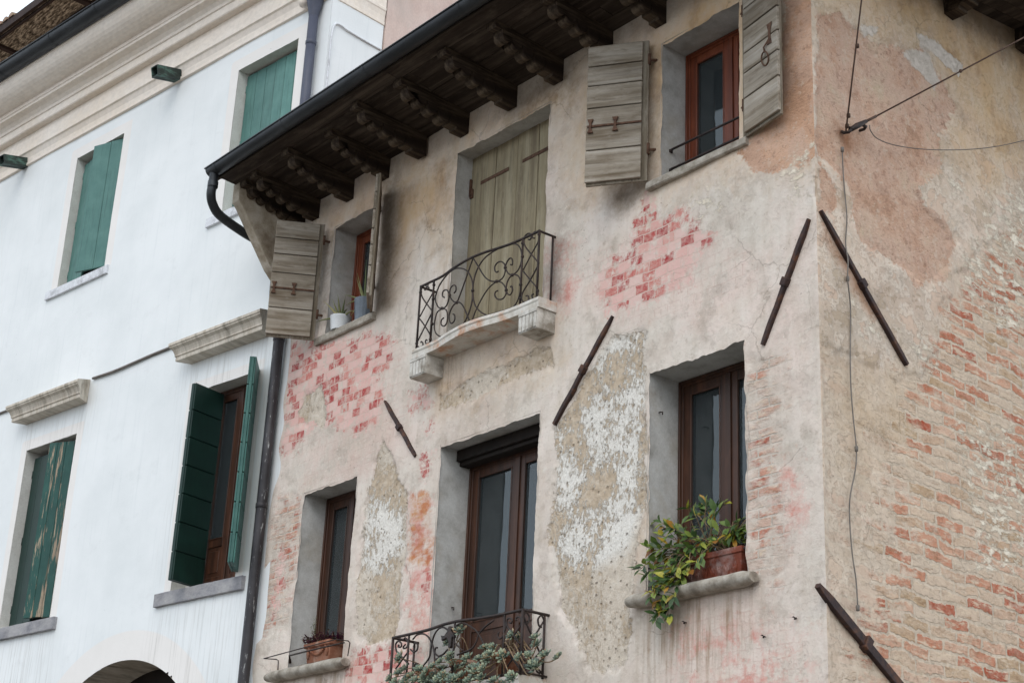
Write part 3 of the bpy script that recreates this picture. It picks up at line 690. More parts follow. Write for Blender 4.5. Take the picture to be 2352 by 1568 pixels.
m = MB(); m.box(-4.785, -3.29, .20, .42, 6.51, 6.622); m.box(-4.785, -3.29, .24, .36, 6.47, 6.509); m.build('blind_box', M['darkwood'], house, .004)
def drape(x0, x1, y, z0, z1, mat, waves, amp=.03):
    m = MB(); n = 40; vs = []
    for i in range(n+1):
        x = x0+(x1-x0)*i/n; yy = y+amp*math.sin(i/n*waves*2*PI)
        vs += [(x, yy, z0), (x, yy, z1)]
    m.add(vs, [(2*i, 2*i+2, 2*i+3, 2*i+1) for i in range(n)], 0, True); return m
tag(drape(-4.68, -4.40, .52, 4.7, 6.4, M['curtain'], 4).build('curtain', M['curtain']), 'thin grey curtain drawn aside behind the left pane of the lower balcony door', 'curtain')
tag(drape(-4.24, -4.02, .50, 4.5, 6.4, M['blind'], 1, .008).build('curtain', M['blind']), 'cream curtain strip beside the middle stile of the lower balcony door', 'curtain')
tag(drape(-3.95, -3.35, .50, 4.5, 6.4, M['curtain'], 3, .02).build('curtain', M['curtain']), 'pale curtain filling the right pane of the lower balcony door', 'curtain')
m = MB(); m.box(-1.30, -1.02, .42, .44, 8.53, 8.83); m.box(-1.31, -1.01, .415, .419, 8.52, 8.54); tag(m.build('daylight_stand_in', M['paleblue'], None, .003), 'pale blue panel added for daylight seen through the upper window with guard bars', 'board')  # added panel, carries the far daylight as its pale colour

# boarded door of the upper balcony
m = MB(); xs_ = [-4.83, -4.42, -4.07, -3.735, -3.31]; yb = OP['door'][4]
for i in range(4): m.box(xs_[i]+.004, xs_[i+1]-.004, yb+.004*(i % 2), yb+.05, 7.6, 9.88)
dr = m.build('boarded_door', M['door'], house, .004)
m = MB(); m.box(-4.66, -4.2, yb-.006, yb-.0005, 9.51, 9.55); m.box(-3.98, -3.45, yb-.006, yb-.0005, 9.51, 9.55); m.box(-4.82, -4.80, yb-.03, yb, 9.42, 9.62); m.box(-4.83, -4.77, yb-.02, yb-.001, 9.40, 9.50)
m.build('strap_hinge', M['rust'], dr, .002)

# sills
def flat_sill(x0, x1, z1, t, out, back, mat, name='sill', jitter=.004):
    m = MB(); n = max(6, int((x1-x0)/.06)); vs = []; prof = [(back, z1-.004), (-out+.008, z1), (-out, z1-.012), (-out, z1-t+.012), (-out+.01, z1-t), (back, z1-t)]
    for i in range(n+1):
        x = x0+(x1-x0)*i/n
        for (y, z) in prof:
            j = jitter*(vnoise(np.array(x*3+y*50), np.array(z*40), 1.)-.5)*2
            vs.append((x, y+j, z+j))
    k = len(prof)
    m.add(vs, [(i*k+a, i*k+(a+1) % k, (i+1)*k+(a+1) % k, (i+1)*k+a) for i in range(n) for a in range(k)])
    m.add(vs[:k], [tuple(range(k))]); m.add(vs[-k:], [tuple(range(k))])
    return m.build(name, mat, house, 0)
flat_sill(-7.24, -6.10, 8.43, .09, .05, .29, M['oldsill']); flat_sill(-1.90, -.70, 8.435, .075, .05, .29, M['oldsill'])
def round_sill(x0, x1, zc, r, out):
    m = MB(); n = 40; vs = []; k = 14
    for i in range(n+1):
        x = x0+(x1-x0)*i/n; e = min(i, n-i)/n; rr = r*(.72+.28*min(1, e*14))
        rr *= 1+(vnoise(np.array(x), np.array(zc), 9.)-.5)*.12
        for a in range(k):
            t = 2*PI*a/k; vs.append((x, -out*.5+math.cos(t)*rr*1.25, zc+math.sin(t)*rr*.92))
    m.add(vs, [(i*k+a, i*k+(a+1) % k, (i+1)*k+(a+1) % k, (i+1)*k+a) for i in range(n) for a in range(k)], 0, True)
    m.add(vs[:k], [tuple(range(k))]); m.add(vs[-k:], [tuple(range(k))])
    m.box(x0+.08, x1-.08, -.03, .34, zc-.05, zc+r*.8)
    return m.build('sill', M['oldsill'], house)
round_sill(-7.50, -6.06, 4.655, .064, .12); round_sill(-2.00, -.64, 4.655, .064, .12)

# shutters of the old house
def shutter(hx, hy, z0, z1, ang, w, label, f=1, hardware='bar'):
    """leaf standing open: local +X runs from the hinge to the free edge, the boarded inner face looks to -Y"""
    m = MB(); t = .026; nb = 6
    def bx_(x0, x1, y0, y1, z0_, z1_, mi=0): m.box(x0, x1, min(f*y0, f*y1), max(f*y0, f*y1), z0_, z1_, mi)
    nv = 4
    for i in range(nv): bx_(w*i/nv+.001, w*(i+1)/nv-.001, 0, t, 0, z1-z0, 1)
    hts = [0, .23, .40, .535, .70, .845, 1.]; hts = [h_*(z1-z0-.03)+.02 for h_ in hts]
    for i in range(nb): bx_(.055, w+.004, -.028-random.uniform(0, .004), -.0005, hts[i]+.006, hts[i+1]-.006, 0)
    o = m.build('shutter', [M['shutter'], M['shutter_edge']], house, .004, loc=(hx, hy, z0), rz=ang)
    o['label'] = label
    m = MB(); zl = (z1-z0)*.405
    if hardware == 'bar':
        bx_(.05, w-.01, -.044, -.0325, zl-.010, zl+.010)
        for bx in (w*.52, w*.93):
            pts = [(-.027, -.07), (.027, -.07), (.011, -.025), (.011, .025), (.029, .07), (-.029, .07), (-.011, .025), (-.011, -.025)]
            m.prism(pts, lambda p, q, tt, bx=bx: (bx+p, tt, zl+q), f*-.052, f*-.0325)
        m.build('latch', M['rust'], o, .002)
    elif hardware == 'ring':
        bx = w*.82
        pts = [(-.03, -.10), (.03, -.10), (.014, -.03), (.014, .03), (.034, .10), (-.034, .10), (-.014, .03), (-.014, -.03)]
        m.prism(pts, lambda p, q, tt: (bx+p, tt, zl+.2+q), f*-.038, f*-.0325)
        ring = [(bx-.05+.045*math.cos(a), f*(-.045-.012*math.sin(a)), zl-.02+.06*math.sin(a)) for a in np.linspace(0, 2*PI, 17)]
        m.tube(ring, .007, 6); m.tube([(bx-.01, f*-.034, zl+.15), (bx-.06, f*-.05, zl+.09), (bx-.05, f*-.045, zl+.04)], .008, 6)
        m.build('latch', M['rust'], o)
    for zz in (.22*(z1-z0), .86*(z1-z0)):
        m = MB()
        m.tube([(-.07, f*.035, zz), (-.02, f*.02, zz), (.0, f*.012, zz)], .013, 7); m.tube([(0, f*.012, zz-.05), (0, f*.012, zz+.06)], .017, 8); m.box(-.004, .30, min(f*(t-.002), f*(t+.006)), max(f*(t-.002), f*(t+.006)), zz-.02, zz+.02)
        m.build('hinge', M['rust'], o)
    return o
def setup(ptsH, ptsF, y):
    H = F(ptsH, y); Fp = ZP(ptsF, H[1]); return H[0], H[1], math.atan2(Fp[1]-y, Fp[0]-H[0]), math.hypot(Fp[0]-H[0], Fp[1]-y)
hx, zt, a, w = setup(q2(605, 345), q2(150, 300), -.07); _, zb, _, _ = setup(q2(515, 1445), q2(50, 1365), -.07)
shutter(hx, -.07, zb, zt, a, w, 'grey shutter with sliding bar, standing open beside the plaster fin', f=-1)
hx, zt, a, w = setup(q5(618, 328), q5(133, 388), -.06); _, zb, _, _ = setup(q5(610, 1465), q5(103, 1480), -.06)
shutter(hx, -.06, zb, zt, a, w, 'grey shutter with two butterfly latch plates, left of the barred window', f=-1)
H = F(q5(1395, 1115), -.05); Fp = ZP(q5(1700, 908), H[1])
shutter(H[0]-.035, -.035, H[1], H[1]+1.46, math.atan2(Fp[1]+.05, Fp[0]-H[0]), .52, 'grey shutter with hanging ring, beside the house corner', hardware='ring')
H = F(q2(1055, 1210), -.03)
shutter(-6.16, -.045, 8.42, 9.86, R(-36.5), .50, 'grey shutter seen edge-on beside the aloe pots', hardware=None)

# eaves
fy = -1.06
m = MB(); ny = 6
for i in range(ny):
    ya = 0.02+(fy-.02)*i/ny; yb_ = .02+(fy-.02)*(i+1)/ny
    za = 10.27+.09*(-ya/1.06); zb_ = 10.27+.09*(-yb_/1.06)
    x = -8.0
    while x < 1.0:
        L = random.uniform(2.2, 3.6); x1 = min(x+L, 1.0)
        dz = random.uniform(0, .006)
        m.add([(x+.002, ya-.003, za+dz), (x1-.002, ya-.003, za+dz), (x1-.002, yb_+.003, zb_+dz), (x+.002, yb_+.003, zb_+dz), (x+.002, ya-.003, za+.03), (x1-.002, ya-.003, za+.03), (x1-.002, yb_+.003, zb_+.03), (x+.002, yb_+.003, zb_+.03)],
              [(3,2,1,0),(4,5,6,7),(0,1,5,4),(1,2,6,5),(2,3,7,6),(3,0,4,7)])
        x = x1
m.build('soffit', M['eaves'], house)
m = MB(); m.box(-8.06, 1.0, fy-.035, fy, 10.335, 10.38); m.build('fascia', M['eaves'], house, .004)
def corbel_profile():
    p = [(.05, 10.29), (.05, 10.03), (-.13, 10.035), (-.135, 10.065), (-.22, 10.07)]
    lob = [(-.30, 10.118, .066), (-.45, 10.155, .064), (-.59, 10.190, .060), (-.72, 10.222, .056)]
    p.append((-.225, 10.10))
    for (cy, cz, r_) in lob:
        p.append((cy+r_+.012, cz+.055))
        for t in np.linspace(R(10), R(-190), 9): p.append((cy+r_*math.cos(t), cz+r_*math.sin(t)*.95))
        p.append((cy-r_-.012, cz+.06))
    p += [(-.80, 10.275), (-.86, 10.27), (-.875, 10.30), (-.875, 10.345)]
    return p
m = MB(); m.prism(corbel_profile(), lambda p, q, t: (t, p, q), -.14, 0.)
cb = m.build('rafter', M['rafter'], house, .004); cb.location = (-3.15, 0, 0)
for x in (-2.43, -1.71, -.99, -.27, .45, -3.87, -4.63, -5.35, -6.06, -6.77, -7.47, -7.76):
    c = copy_part(cb, house); c.location = (x+random.uniform(-.015, .015), random.uniform(-.015, .01), random.uniform(-.006, .004)); c.rotation_euler = (random.uniform(-.008, .008), 0, random.uniform(-.02, .02))
m = MB(); m.prism([(.02, 9.02), (-.19, 9.29), (-.33, 9.43), (-.79, 10.07), (-.84, 10.12), (-.85, 10.36), (.02, 10.34)], lambda p, q, t: (t, p, q), -8.05, -7.90)
m.build('plaster_fin', M['wing'], house, .012, 2)
# roof over it
m = MB(); nr = 46
for i in range(nr):
    x0 = -8.1+i*.2
    pr = [(x0+.1+.10*math.cos(t), .06*math.sin(t)) for t in np.linspace(PI, 0, 7)]
    vs = []
    for (yy, zz) in ((-1.12, 10.365), (3.0, 12.1)):
        vs += [(px, yy, zz+pz) for px, pz in pr]
    m.add(vs, [(k, k+1, 7+k+1, 7+k) for k in range(6)], 0, True); m.add([vs[k] for k in range(7)], [tuple(range(7))])
m.add([(-8.08, -1.02, 10.42), (1.1, -1.02, 10.42), (1.1, 3, 12.06), (-8.08, 3, 12.06), (-8.08, -1.02, 10.39), (1.1, -1.02, 10.39), (1.1, 3, 12.02), (-8.08, 3, 12.02)], [(0,1,2,3),(7,6,5,4),(0,4,5,1),(1,5,6,2),(2,6,7,3),(3,7,4,0)])
m.build('roof', M['tile'], house)
# gutter with lapped joints
m = MB(); gy, gz, gr = -1.165, 10.42, .088
def gut(xa, xb, r_):
    ts = np.linspace(PI, 2*PI, 15); vs = []
    for x in (xa, xb):
        for t in ts: vs.append((x, gy+r_*math.cos(t), gz+r_*math.sin(t)))
        for t in ts[::-1]: vs.append((x, gy+(r_-.004)*math.cos(t), gz+(r_-.004)*math.sin(t)))
    n = 30; m.add(vs, [(k, (k+1) % n, n+(k+1) % n, n+k) for k in range(n)], 0, True)
gut(-8.02, 1.0, gr)
for x in (-7.82, -6.40, -4.84, -3.26, -1.7): gut(x-.03, x+.0, gr+.004)
m.add([(-8.02, gy+gr*math.cos(t), gz+gr*math.sin(t)) for t in np.linspace(PI, 2*PI, 15)], [tuple(range(15))])
m.tube([(-8.03, gy-gr-.004, gz), (1.0, gy-gr-.004, gz)], .009, 8)
m.build('gutter', M['zinc'], house)
m = MB(); m.tube(smooth_poly([(-7.94, -1.17, 10.36), (-7.95, -1.17, 10.22), (-7.97, -1.165, 10.10), (-8.02, -1.10, 10.01), (-8.09, -.95, 9.94), (-8.135, -.6, 9.86), (-8.14, -.25, 9.78), (-8.14, -.12, 9.6), (-8.13, -.11, 9.2), (-8.0, -.105, 8.95), (-7.925, -.10, 8.8)], 6), .055, 14)
m.lathe([(.062, -.02), (.062, .05)], (-7.945, -1.17, 10.2), 14)
m.build('gutter_outlet', M['zinc'], house)
m = MB(); m.tube([(-7.925, -.10, 8.82), (-7.925, -.10, 7), (-7.93, -.10, 5), (-7.93, -.10, 0.02)], .062, 16)
for zz in (8.6, 6.6, 4.6, 2.6): m.lathe([(.063, -.03), (.069, -.025), (.069, .025), (.063, .03)], (-7.926, -.10, zz), 16)
m.build('drainpipe', M['oldpipe'], house)

# wall anchors
def anchor(p0, p1, mid, w, local, parent, name='wall_anchor', rz=0., th=.045, y=-.03):
    a = np.array(local(p0)); b = np.array(local(p1)); c = np.array(local(mid))
    d = b-a; L = np.hypot(*d); d = d/L; nrm = np.array([-d[1], d[0]])
    t = np.dot(c-a, d)
    m = MB(); n = 16; vs = []
    for i in range(n+1):
        s_ = L*i/n; ww = w*(.5 if i in (0,) else .8 if i in (1, n) else 1.)
        bow = .0025*math.sin(i*1.3)
        for (u_, yy) in ((-.5, y), (.5, y), (.5, y+th), (-.5, y+th)):
            p = a+d*s_+nrm*(u_*ww+bow*.5); vs.append((p[0], yy+bow*.5, p[1]))
    m.add(vs, [(i*4+k, i*4+(k+1) % 4, (i+1)*4+(k+1) % 4, (i+1)*4+k) for i in range(n) for k in range(4)])
    m.add(vs[:4], [(0, 1, 2, 3)]); m.add(vs[-4:], [(0, 1, 2, 3)])
    o = m.build(name, M['anchor'], parent, .006, rz=rz)
    m = MB(); h = w*.72
    Mx = Matrix(((d[0], 0, nrm[0], 0), (0, 1, 0, 0), (d[1], 0, nrm[1], 0), (0, 0, 0, 1)))
    cc = a+d*t
    Mx.translation = Vector((cc[0], 0, cc[1]))
    m.box(-.036, .036, y-.018, y+th+.02, -h, h, 0, Mx)
    m.build('collar', M['anchor'], o, .006)
    return o
anchor((1410, 727), (1275, 975), (1340, 847), .048, F, house)
anchor((887, 922), (957, 1048), (920, 983), .043, F, house)
anchor((1860, 504), (1754, 793), (1803, 648), .044, F, house)
anchor((1882, 485), (2080, 838), (1978, 652), .048, SW, house, rz=AS)
anchor((1876, 1344), (2110, 1630), (1990, 1470), .078, SW, house, rz=AS)

# guard bars, small hooks
for p in (q5(840, 1200), q5(835, 1360)):
    x, z = F(p, .13); m = MB(); m.tube([(-1.78, .13, z), (-.78, .13, z)], .011, 8)
    m.lathe([(.0, -.03), (.02, -.028), (.02, .0)], (-1.77, .13, z), 8); m.build('guard_bar', M['iron'], house)
m = MB(); x, z = F(q7(640, 900), -.0); m.tube([(-1.86, .02, 4.93), (-1.3, .015, 4.915), (-.757, .02, 4.92)], .009, 7); m.build('guard_bar', M['iron'], house); m = MB(); m.tube([(-1.5, .22, 5.14), (-.757, .22, 5.14)], .009, 7)
m.build('guard_bar', M['iron'], house)
for pl, yy in (((1518, 948), .12), ((1040, 1396), .25)):
    x, z = F(pl, yy); m = MB(); m.tube([(x-.05, yy, z+.01), (x, yy, z+.008), (x+.03, yy-.01, z), (x+.03, yy-.01, z-.025)], .006, 6); m.build('hook', M['iron'], house)
for pl in ((1578, 1430), (1760, 1462), (1832, 1420)):
    x, z = F(pl); m = MB(); m.tube([(x-.02, .02, z+.01), (x, -.03, z), (x+.012, -.045, z-.012)], .007, 6); m.lathe([(.0, .0), (.013, .004), (.0, .012)], (x, -.045, z), 7); m.build('hook', M['iron'], house)

# ---- upper balcony
def curve_fn(cp):
    cx = np.array([p[0] for p in cp]); cy = np.array([p[1] for p in cp])
    f_ = smooth_poly(cp, 10); fx = np.array([p[0] for p in f_]); fyy = np.array([p[1] for p in f_])
    return lambda x: float(np.interp(x, fx, fyy))
yc = curve_fn([(-5.3, -.215), (-4.88, -.215), (-4.66, -.22), (-4.40, -.265), (-4.13, -.29), (-3.90, -.275), (-3.68, -.235), (-3.46, -.215), (-2.9, -.215)])
def slab_mesh(x0, x1, z0, z1, ycf, n=60):
    m = MB(); vs = []; prof = [(1, z1), (1.035, z1-.015), (1.035, z1-.035), (1., z1-.045), (.985, z0)]
    for i in range(n+1):
        x = x0+(x1-x0)*i/n; y = ycf(x)
        vs += [(x, .02, z1)]+[(x, y*k-.012, z) for k, z in prof]+[(x, .02, z0)]
    k = len(prof)+2
    m.add(vs, [(i*k+a, i*k+(a+1) % k, (i+1)*k+(a+1) % k, (i+1)*k+a) for i in range(n) for a in range(k)])
    m.add(vs[:k], [tuple(range(k))]); m.add(vs[-k:], [tuple(range(k))]); return m
bal = slab_mesh(-5.06, -3.11, 7.545, 7.645, yc).build('balcony', M['slab'], house)
bal['label'] = 'pale stone slab of the upper balcony with rust stains'
def corbel_stone(x1, parent, w=.26):
    m = MB(); m.box(x1-w, x1, -.225, .03, 7.34, 7.543)
    nf = 5
    for i in range(nf):
        xa = x1-w+w*i/nf; m.box(xa+.005, xa+w/nf-.005, -.235, -.2255, 7.35, 7.50)
    m.box(x1-w, x1, -.238, -.2255, 7.502, 7.543); return m.build('corbel', M['stone'], parent, .006)
corbel_stone(-3.125, bal); corbel_stone(-4.82, bal)
def on_curve(p, ycf, y0):
    y = y0
    for _ in range(5):
        q = hit(p, (0, y, 0), (0, 1, 0)); y = ycf(q[0])
    return np.array([q[0], y, q[2]])
def wrought(m, px, q, ycf, y0, r=.0075, n=5, snap=None):
    pts = [on_curve(q(*p), ycf, y0) for p in px]
    m.tube(smooth_poly(pts, n), r, 6)
ycr = lambda x: yc(x)+.012
m = MB()
rail_px = [(102, 590), (165, 557), (225, 525), (335, 490), (385, 458), (440, 420), (510, 365), (580, 325), (650, 292), (720, 265), (830, 232), (930, 197), (985, 165), (1035, 130), (1110, 97), (1185, 65)]
pts = [ZP(q3(*p), 8.335) for p in rail_px]
xs_r = [p[0] for p in pts]; x_l, x_r = on_curve(q3(102, 590), ycr, -.2)[0], on_curve(q3(1185, 65), ycr, -.2)[0]
N = 50
m.tube([(x_l+(x_r-x_l)*i/N, ycr(x_l+(x_r-x_l)*i/N), 8.335) for i in range(N+1)], .013, 8)
m.tube([(x_l+(x_r-x_l)*i/N, ycr(x_l+(x_r-x_l)*i/N), 7.656) for i in range(N+1)], .008, 6)
for x in (x_l, x_r):
    m.tube([(x, ycr(x), 8.335), (x, .02, 8.335)], .012, 8); m.tube([(x, ycr(x), 7.656), (x, .02, 7.656)], .009, 6)
    m.tube([(x, -.035, 8.335), (x, -.035, 7.64)], .011, 8); m.tube([(x, ycr(x), 8.345), (x, ycr(x), 7.64)], .012, 8)
for pa in ((225, 525), (1035, 130)):
    x = on_curve(q3(*pa), ycr, -.2)[0]; m.tube([(x, ycr(x), 8.335), (x, ycr(x), 7.64)], .011, 8)
for px in [
 [(135,625),(150,622),(156,600),(140,583),(118,595),(105,640),(115,690),(150,745),(205,815)],
 [(180,605),(168,600),(170,570),(190,548),(212,552),(222,590),(212,650),(160,745),(92,872)],
 [(90,885),(140,955),(185,1030),(190,1075),(178,1105),(155,1115),(143,1100),(150,1080),(160,1085)],
 [(205,830),(150,940),(80,1080),(70,1120),(85,1150),(110,1145),(122,1120),(110,1095),(100,1105)],
 [(1080,165),(1095,168),(1108,150),(1100,115),(1075,115),(1050,140),(1042,190),(1060,240),(1105,295),(1180,385)],
 [(1140,155),(1120,150),(1122,120),(1140,98),(1165,100),(1178,130),(1170,190),(1110,300),(1035,445)],
 [(1035,455),(1100,535),(1155,600),(1168,650),(1160,690),(1135,710),(1118,695),(1115,670),(1130,665)],
 [(1175,395),(1100,535),(1035,640),(1022,690),(1030,730),(1060,735),(1085,715),(1080,680),(1060,680)],
 [(585,345),(630,420),(680,500),(730,540),(790,548),(840,525),(868,470),(868,400),(840,370),(805,375),(778,410),(778,450),(795,465),(810,455)],
 [(563,925),(600,820),(660,700),(720,610),(790,553),(840,560),(875,610),(878,660),(850,705),(805,710),(778,680),(782,645),(805,632)],
 [(575,640),(585,540),(620,430),(690,330),(800,255),(900,218),(965,208),(1005,240),(1022,310),(1015,380),(985,450),(935,488),(895,470),(875,420),(890,365),(920,335),(938,360),(935,395),(918,395)],
 [(575,640),(585,730),(620,800),(690,850),(770,860),(850,845),(930,800),(985,720),(1010,620),(1008,540),(985,495),(940,490),(900,530),(880,600),(890,655),(915,670),(938,630),(930,590),(918,600)],
 [(248,640),(280,570),(340,490),(400,440),(460,428),(520,450),(560,510),(575,580),(575,640)],
 [(575,640),(570,720),(545,820),(500,920),(455,980)],
 [(580,330),(545,430),(500,560),(460,670),(430,735),(395,725),(368,680),(370,620),(395,585),(420,590),(422,630),(405,655)],
 [(550,925),(510,820),(470,750),(430,740),(390,780),(362,850),(365,910),(385,930),(410,900),(410,855),(395,845)],
 [(240,740),(260,780),(295,795),(335,770),(358,700),(355,650),(335,625),(305,640),(300,680),(318,695)],
 [(295,797),(330,805),(345,850),(340,920),(315,955),(288,940),(290,900),(312,880)],
 [(295,797),(255,825),(235,880),(225,960),(240,1020),(290,1055),(340,1060),(365,1045)],
 [(250,640),(235,690),(240,745)]]:
    wrought(m, px, q3, ycr, -.2)
for c_ in [(575,632),(295,793),(430,740),(365,675),(872,423),(935,490),(793,548),(880,628),(1028,322),(1012,578),(1030,200),(1180,120),(1165,635),(100,648),(222,580),(215,708),(205,935),(65,1112),(190,1075),(1012,705)]:
    p = on_curve(q3(*c_), ycr, -.2); m.lathe([(.0, -.016), (.014, -.012), (.017, 0), (.014, .012), (.0, .016)], p, 8)
m.build('railing', M['iron'], bal)

# ---- lower balcony
yc2 = curve_fn([(-5.3, -.29), (-4.75, -.29), (-4.40, -.30), (-4.1, -.35), (-3.88, -.355), (-3.64, -.305), (-3.40, -.285), (-2.9, -.285)])
bal2 = slab_mesh(-4.98, -3.08, 4.06, 4.165, yc2).build('balcony', M['slab'], house)
bal2['label'] = 'stone slab of the lower balcony under the succulents'
m = MB()
x_l = on_curve(q4(150, 478), yc2, -.29)[0]; x_r = on_curve(q4(1735, 172), yc2, -.29)[0]
zr = 4.712
m.tube([(x_l+(x_r-x_l)*i/N, yc2(x_l+(x_r-x_l)*i/N), zr) for i in range(N+1)], .014, 8)
m.tube([(x_l+(x_r-x_l)*i/N, yc2(x_l+(x_r-x_l)*i/N), 4.185) for i in range(N+1)], .010, 6)
for x in (x_l, x_r):
    m.tube([(x, yc2(x), zr), (x, .02, zr)], .013, 8); m.tube([(x, yc2(x), 4.185), (x, .02, 4.185)], .011, 6)
    m.tube([(x, -.04, zr), (x, -.04, 4.16)], .012, 8); m.tube([(x, yc2(x), zr+.01), (x, yc2(x), 4.16)], .014, 8)
for pa in ((345, 440), (1515, 210), (905, 300)):
    x = on_curve(q4(*pa), yc2, -.29)[0]; m.tube([(x, yc2(x), zr), (x, yc2(x), 4.16)], .011, 8)
# side panel at the right end: crossed bars and curls
def side2(u, v): return (x_r, yc2(x_r)+(-.04-yc2(x_r))*u, 4.19+(zr-4.19)*v)
for poly in ([(0,.92),(.3,.7),(.7,.45),(1,.25)], [(1,.92),(.7,.7),(.3,.45),(0,.25)], [(0,.45),(.5,.2),(1,.02)], [(1,.45),(.5,.2),(0,.02)],
             [(.12,.78),(.25,.8),(.3,.9),(.15,.97),(.02,.9)], [(.88,.78),(.75,.8),(.7,.9),(.85,.97),(.98,.9)], [(.1,.2),(.25,.16),(.28,.06),(.12,.02)], [(.9,.2),(.75,.16),(.72,.06),(.88,.02)]):
    m.tube(smooth_poly([side2(*p) for p in poly], 5), .0085, 6)
for px in [
 [(390,500),(440,445),(510,430),(570,460),(610,520),(640,600),(655,700),(655,790)], [(500,840),(590,720),(620,560),(650,450),(700,375),(760,350),(815,385),(835,420)],
 [(660,780),(690,730),(760,715),(830,740)], [(690,600),(668,605),(660,660),(700,700),(760,680),(815,620)], [(880,400),(930,325),(1010,300),(1090,340),(1170,400),(1240,520),(1290,640)],
 [(930,690),(1000,660),(1100,620),(1160,540),(1200,430),(1280,340),(1380,265)], [(1440,410),(1430,460),(1450,490),(1490,460),(1520,370),(1530,300)], [(1000,640),(960,600),(880,520)],
 [(1565,285),(1590,300),(1605,270),(1580,240),(1545,255),(1540,330),(1600,420),(1700,560)], [(1655,270),(1650,240),(1690,225),(1715,270),(1700,340),(1630,440),(1525,590)],
 [(1525,610),(1600,720),(1690,850),(1700,930)], [(1710,590),(1620,720),(1530,860),(1525,930)],
 [(220,560),(215,590),(245,590),(250,550),(215,520),(180,560),(190,640),(240,700),(340,800)], [(300,560),(275,590),(280,610),(320,590),(330,530),(300,480),(270,510)], [(340,640),(280,720),(180,860)], [(400,590),(420,540),(450,570),(440,630),(400,650),(360,620)],
 [(400,840),(430,790),(445,830),(430,880)]]:
    wrought(m, px, q4, yc2, -.29, .0085)
m.build('railing', M['iron'], bal2)
# cast bird on the railing
m = MB(); bp = [on_curve(q4(*p), yc2, -.29) for p in [(845,345),(868,340),(882,360),(876,400),(905,440),(915,480),(890,470),(880,500),(872,580),(858,610),(838,600),(846,540),(820,480),(790,500),(760,520),(755,475),(748,455),(790,460),(830,400),(835,370)]]
vs = [(p[0], p[1]-.02, p[2]) for p in bp]+[(p[0], p[1]+.01, p[2]) for p in bp]; n = len(bp)
m.add(vs, [tuple(range(n)), tuple(range(n, 2*n))[::-1]]+[(i, (i+1) % n, n+(i+1) % n, n+i) for i in range(n)])
m.build('cast_bird', M['iron'], bal2, .003)

# ---- side eaves at the top right
sl0 = SW((2130, 10)); 
def side_pt(s, out, z): return tuple(SD*s+SN*out+np.array([0, 0, z]))
m = MB(); zs0 = lambda s: 10.28+(s-1.96)*.155
for i in range(7):
    oa = -.02+i*.15; ob = oa+.146
    vs = []
    for (s, o_) in ((.9, oa), (8.8, oa), (8.8, ob), (.9, ob)): vs.append(side_pt(s, o_, zs0(s)+.16))
    for (s, o_) in ((.9, oa), (8.8, oa), (8.8, ob), (.9, ob)): vs.append(side_pt(s, o_, zs0(s)+.20))
    m.add(vs, [(3,2,1,0),(4,5,6,7),(0,1,5,4),(1,2,6,5),(2,3,7,6),(3,0,4,7)])
m.build('verge_soffit', M['eaves'], house)
for s in (1.96-1.23, 1.96, 3.19, 4.42, 5.65):
    m = MB(); z0 = zs0(s)-.05
    pr = [(-.05, z0+.22), (-.05, z0), (.16, z0), (.165, z0+.03), (.28, z0+.035), (.285, z0+.07), (.36, z0+.075), (.43, z0+.10), (.75, z0+.14), (.80, z0+.21)]
    m.prism(pr, lambda p, q, t: side_pt(t, p, q), s, s+.15); m.build('rafter', M['rafter'], house, .005)

# ================================================================== WHITE HOUSE
white = thing('white_house', tuple(J), 'white plastered house with teal shutters, moulded cream cornice and dark gutter', 'house', rz=AW)
WO = {'a': (-5.49, -4.235, 5.88, 8.345), 'b': (-1.62, -.385, 5.88, 8.345), 'c': (-5.36, -4.155, 10.74, 12.82), 'd': (-1.50, -.265, 10.74, 12.825)}
ARCH = (-2.42, 3.2, 1.95)
def ring(r0, r1):
    def f(px, pz):
        r_ = np.hypot(px-ARCH[0], pz-ARCH[1]); return np.where(pz > ARCH[1]-1, np.minimum(r_-r0, r1-r_), -1.)
    return f
def rect(a, b, c, d): return [(a, c), (b, c), (b, d), (a, d)]
def frame_band(k, w=.15):
    a, b, c, d = WO[k]
    return rect(a-w, b+w, c-.02, d+w)
wm = {'band': [frame_band('a'), frame_band('b', .13), frame_band('c', .17), frame_band('d', .17), ring(1.9, 2.3)],
      'runs': [rect(-1.95, -.12, 4.4, 5.72), rect(-5.8, -4.0, 4.4, 5.72), rect(-2.0, -.1, 8.3, 8.75), rect(-5.8, -3.9, 8.3, 8.75), rect(-1.9, .3, 6, 8)]}
ww = wall_mesh('front_wall', np.linspace(-12, .35, 310), np.linspace(0, 14.3, 300), [WO[k] for k in WO], wm, [M['white']], white,
               lambda X, Z: ((vnoise(X, Z, .8)-.5)*.02)*(1-smoothstep(X, 0, .3)), arch=ARCH, ragged=.003)
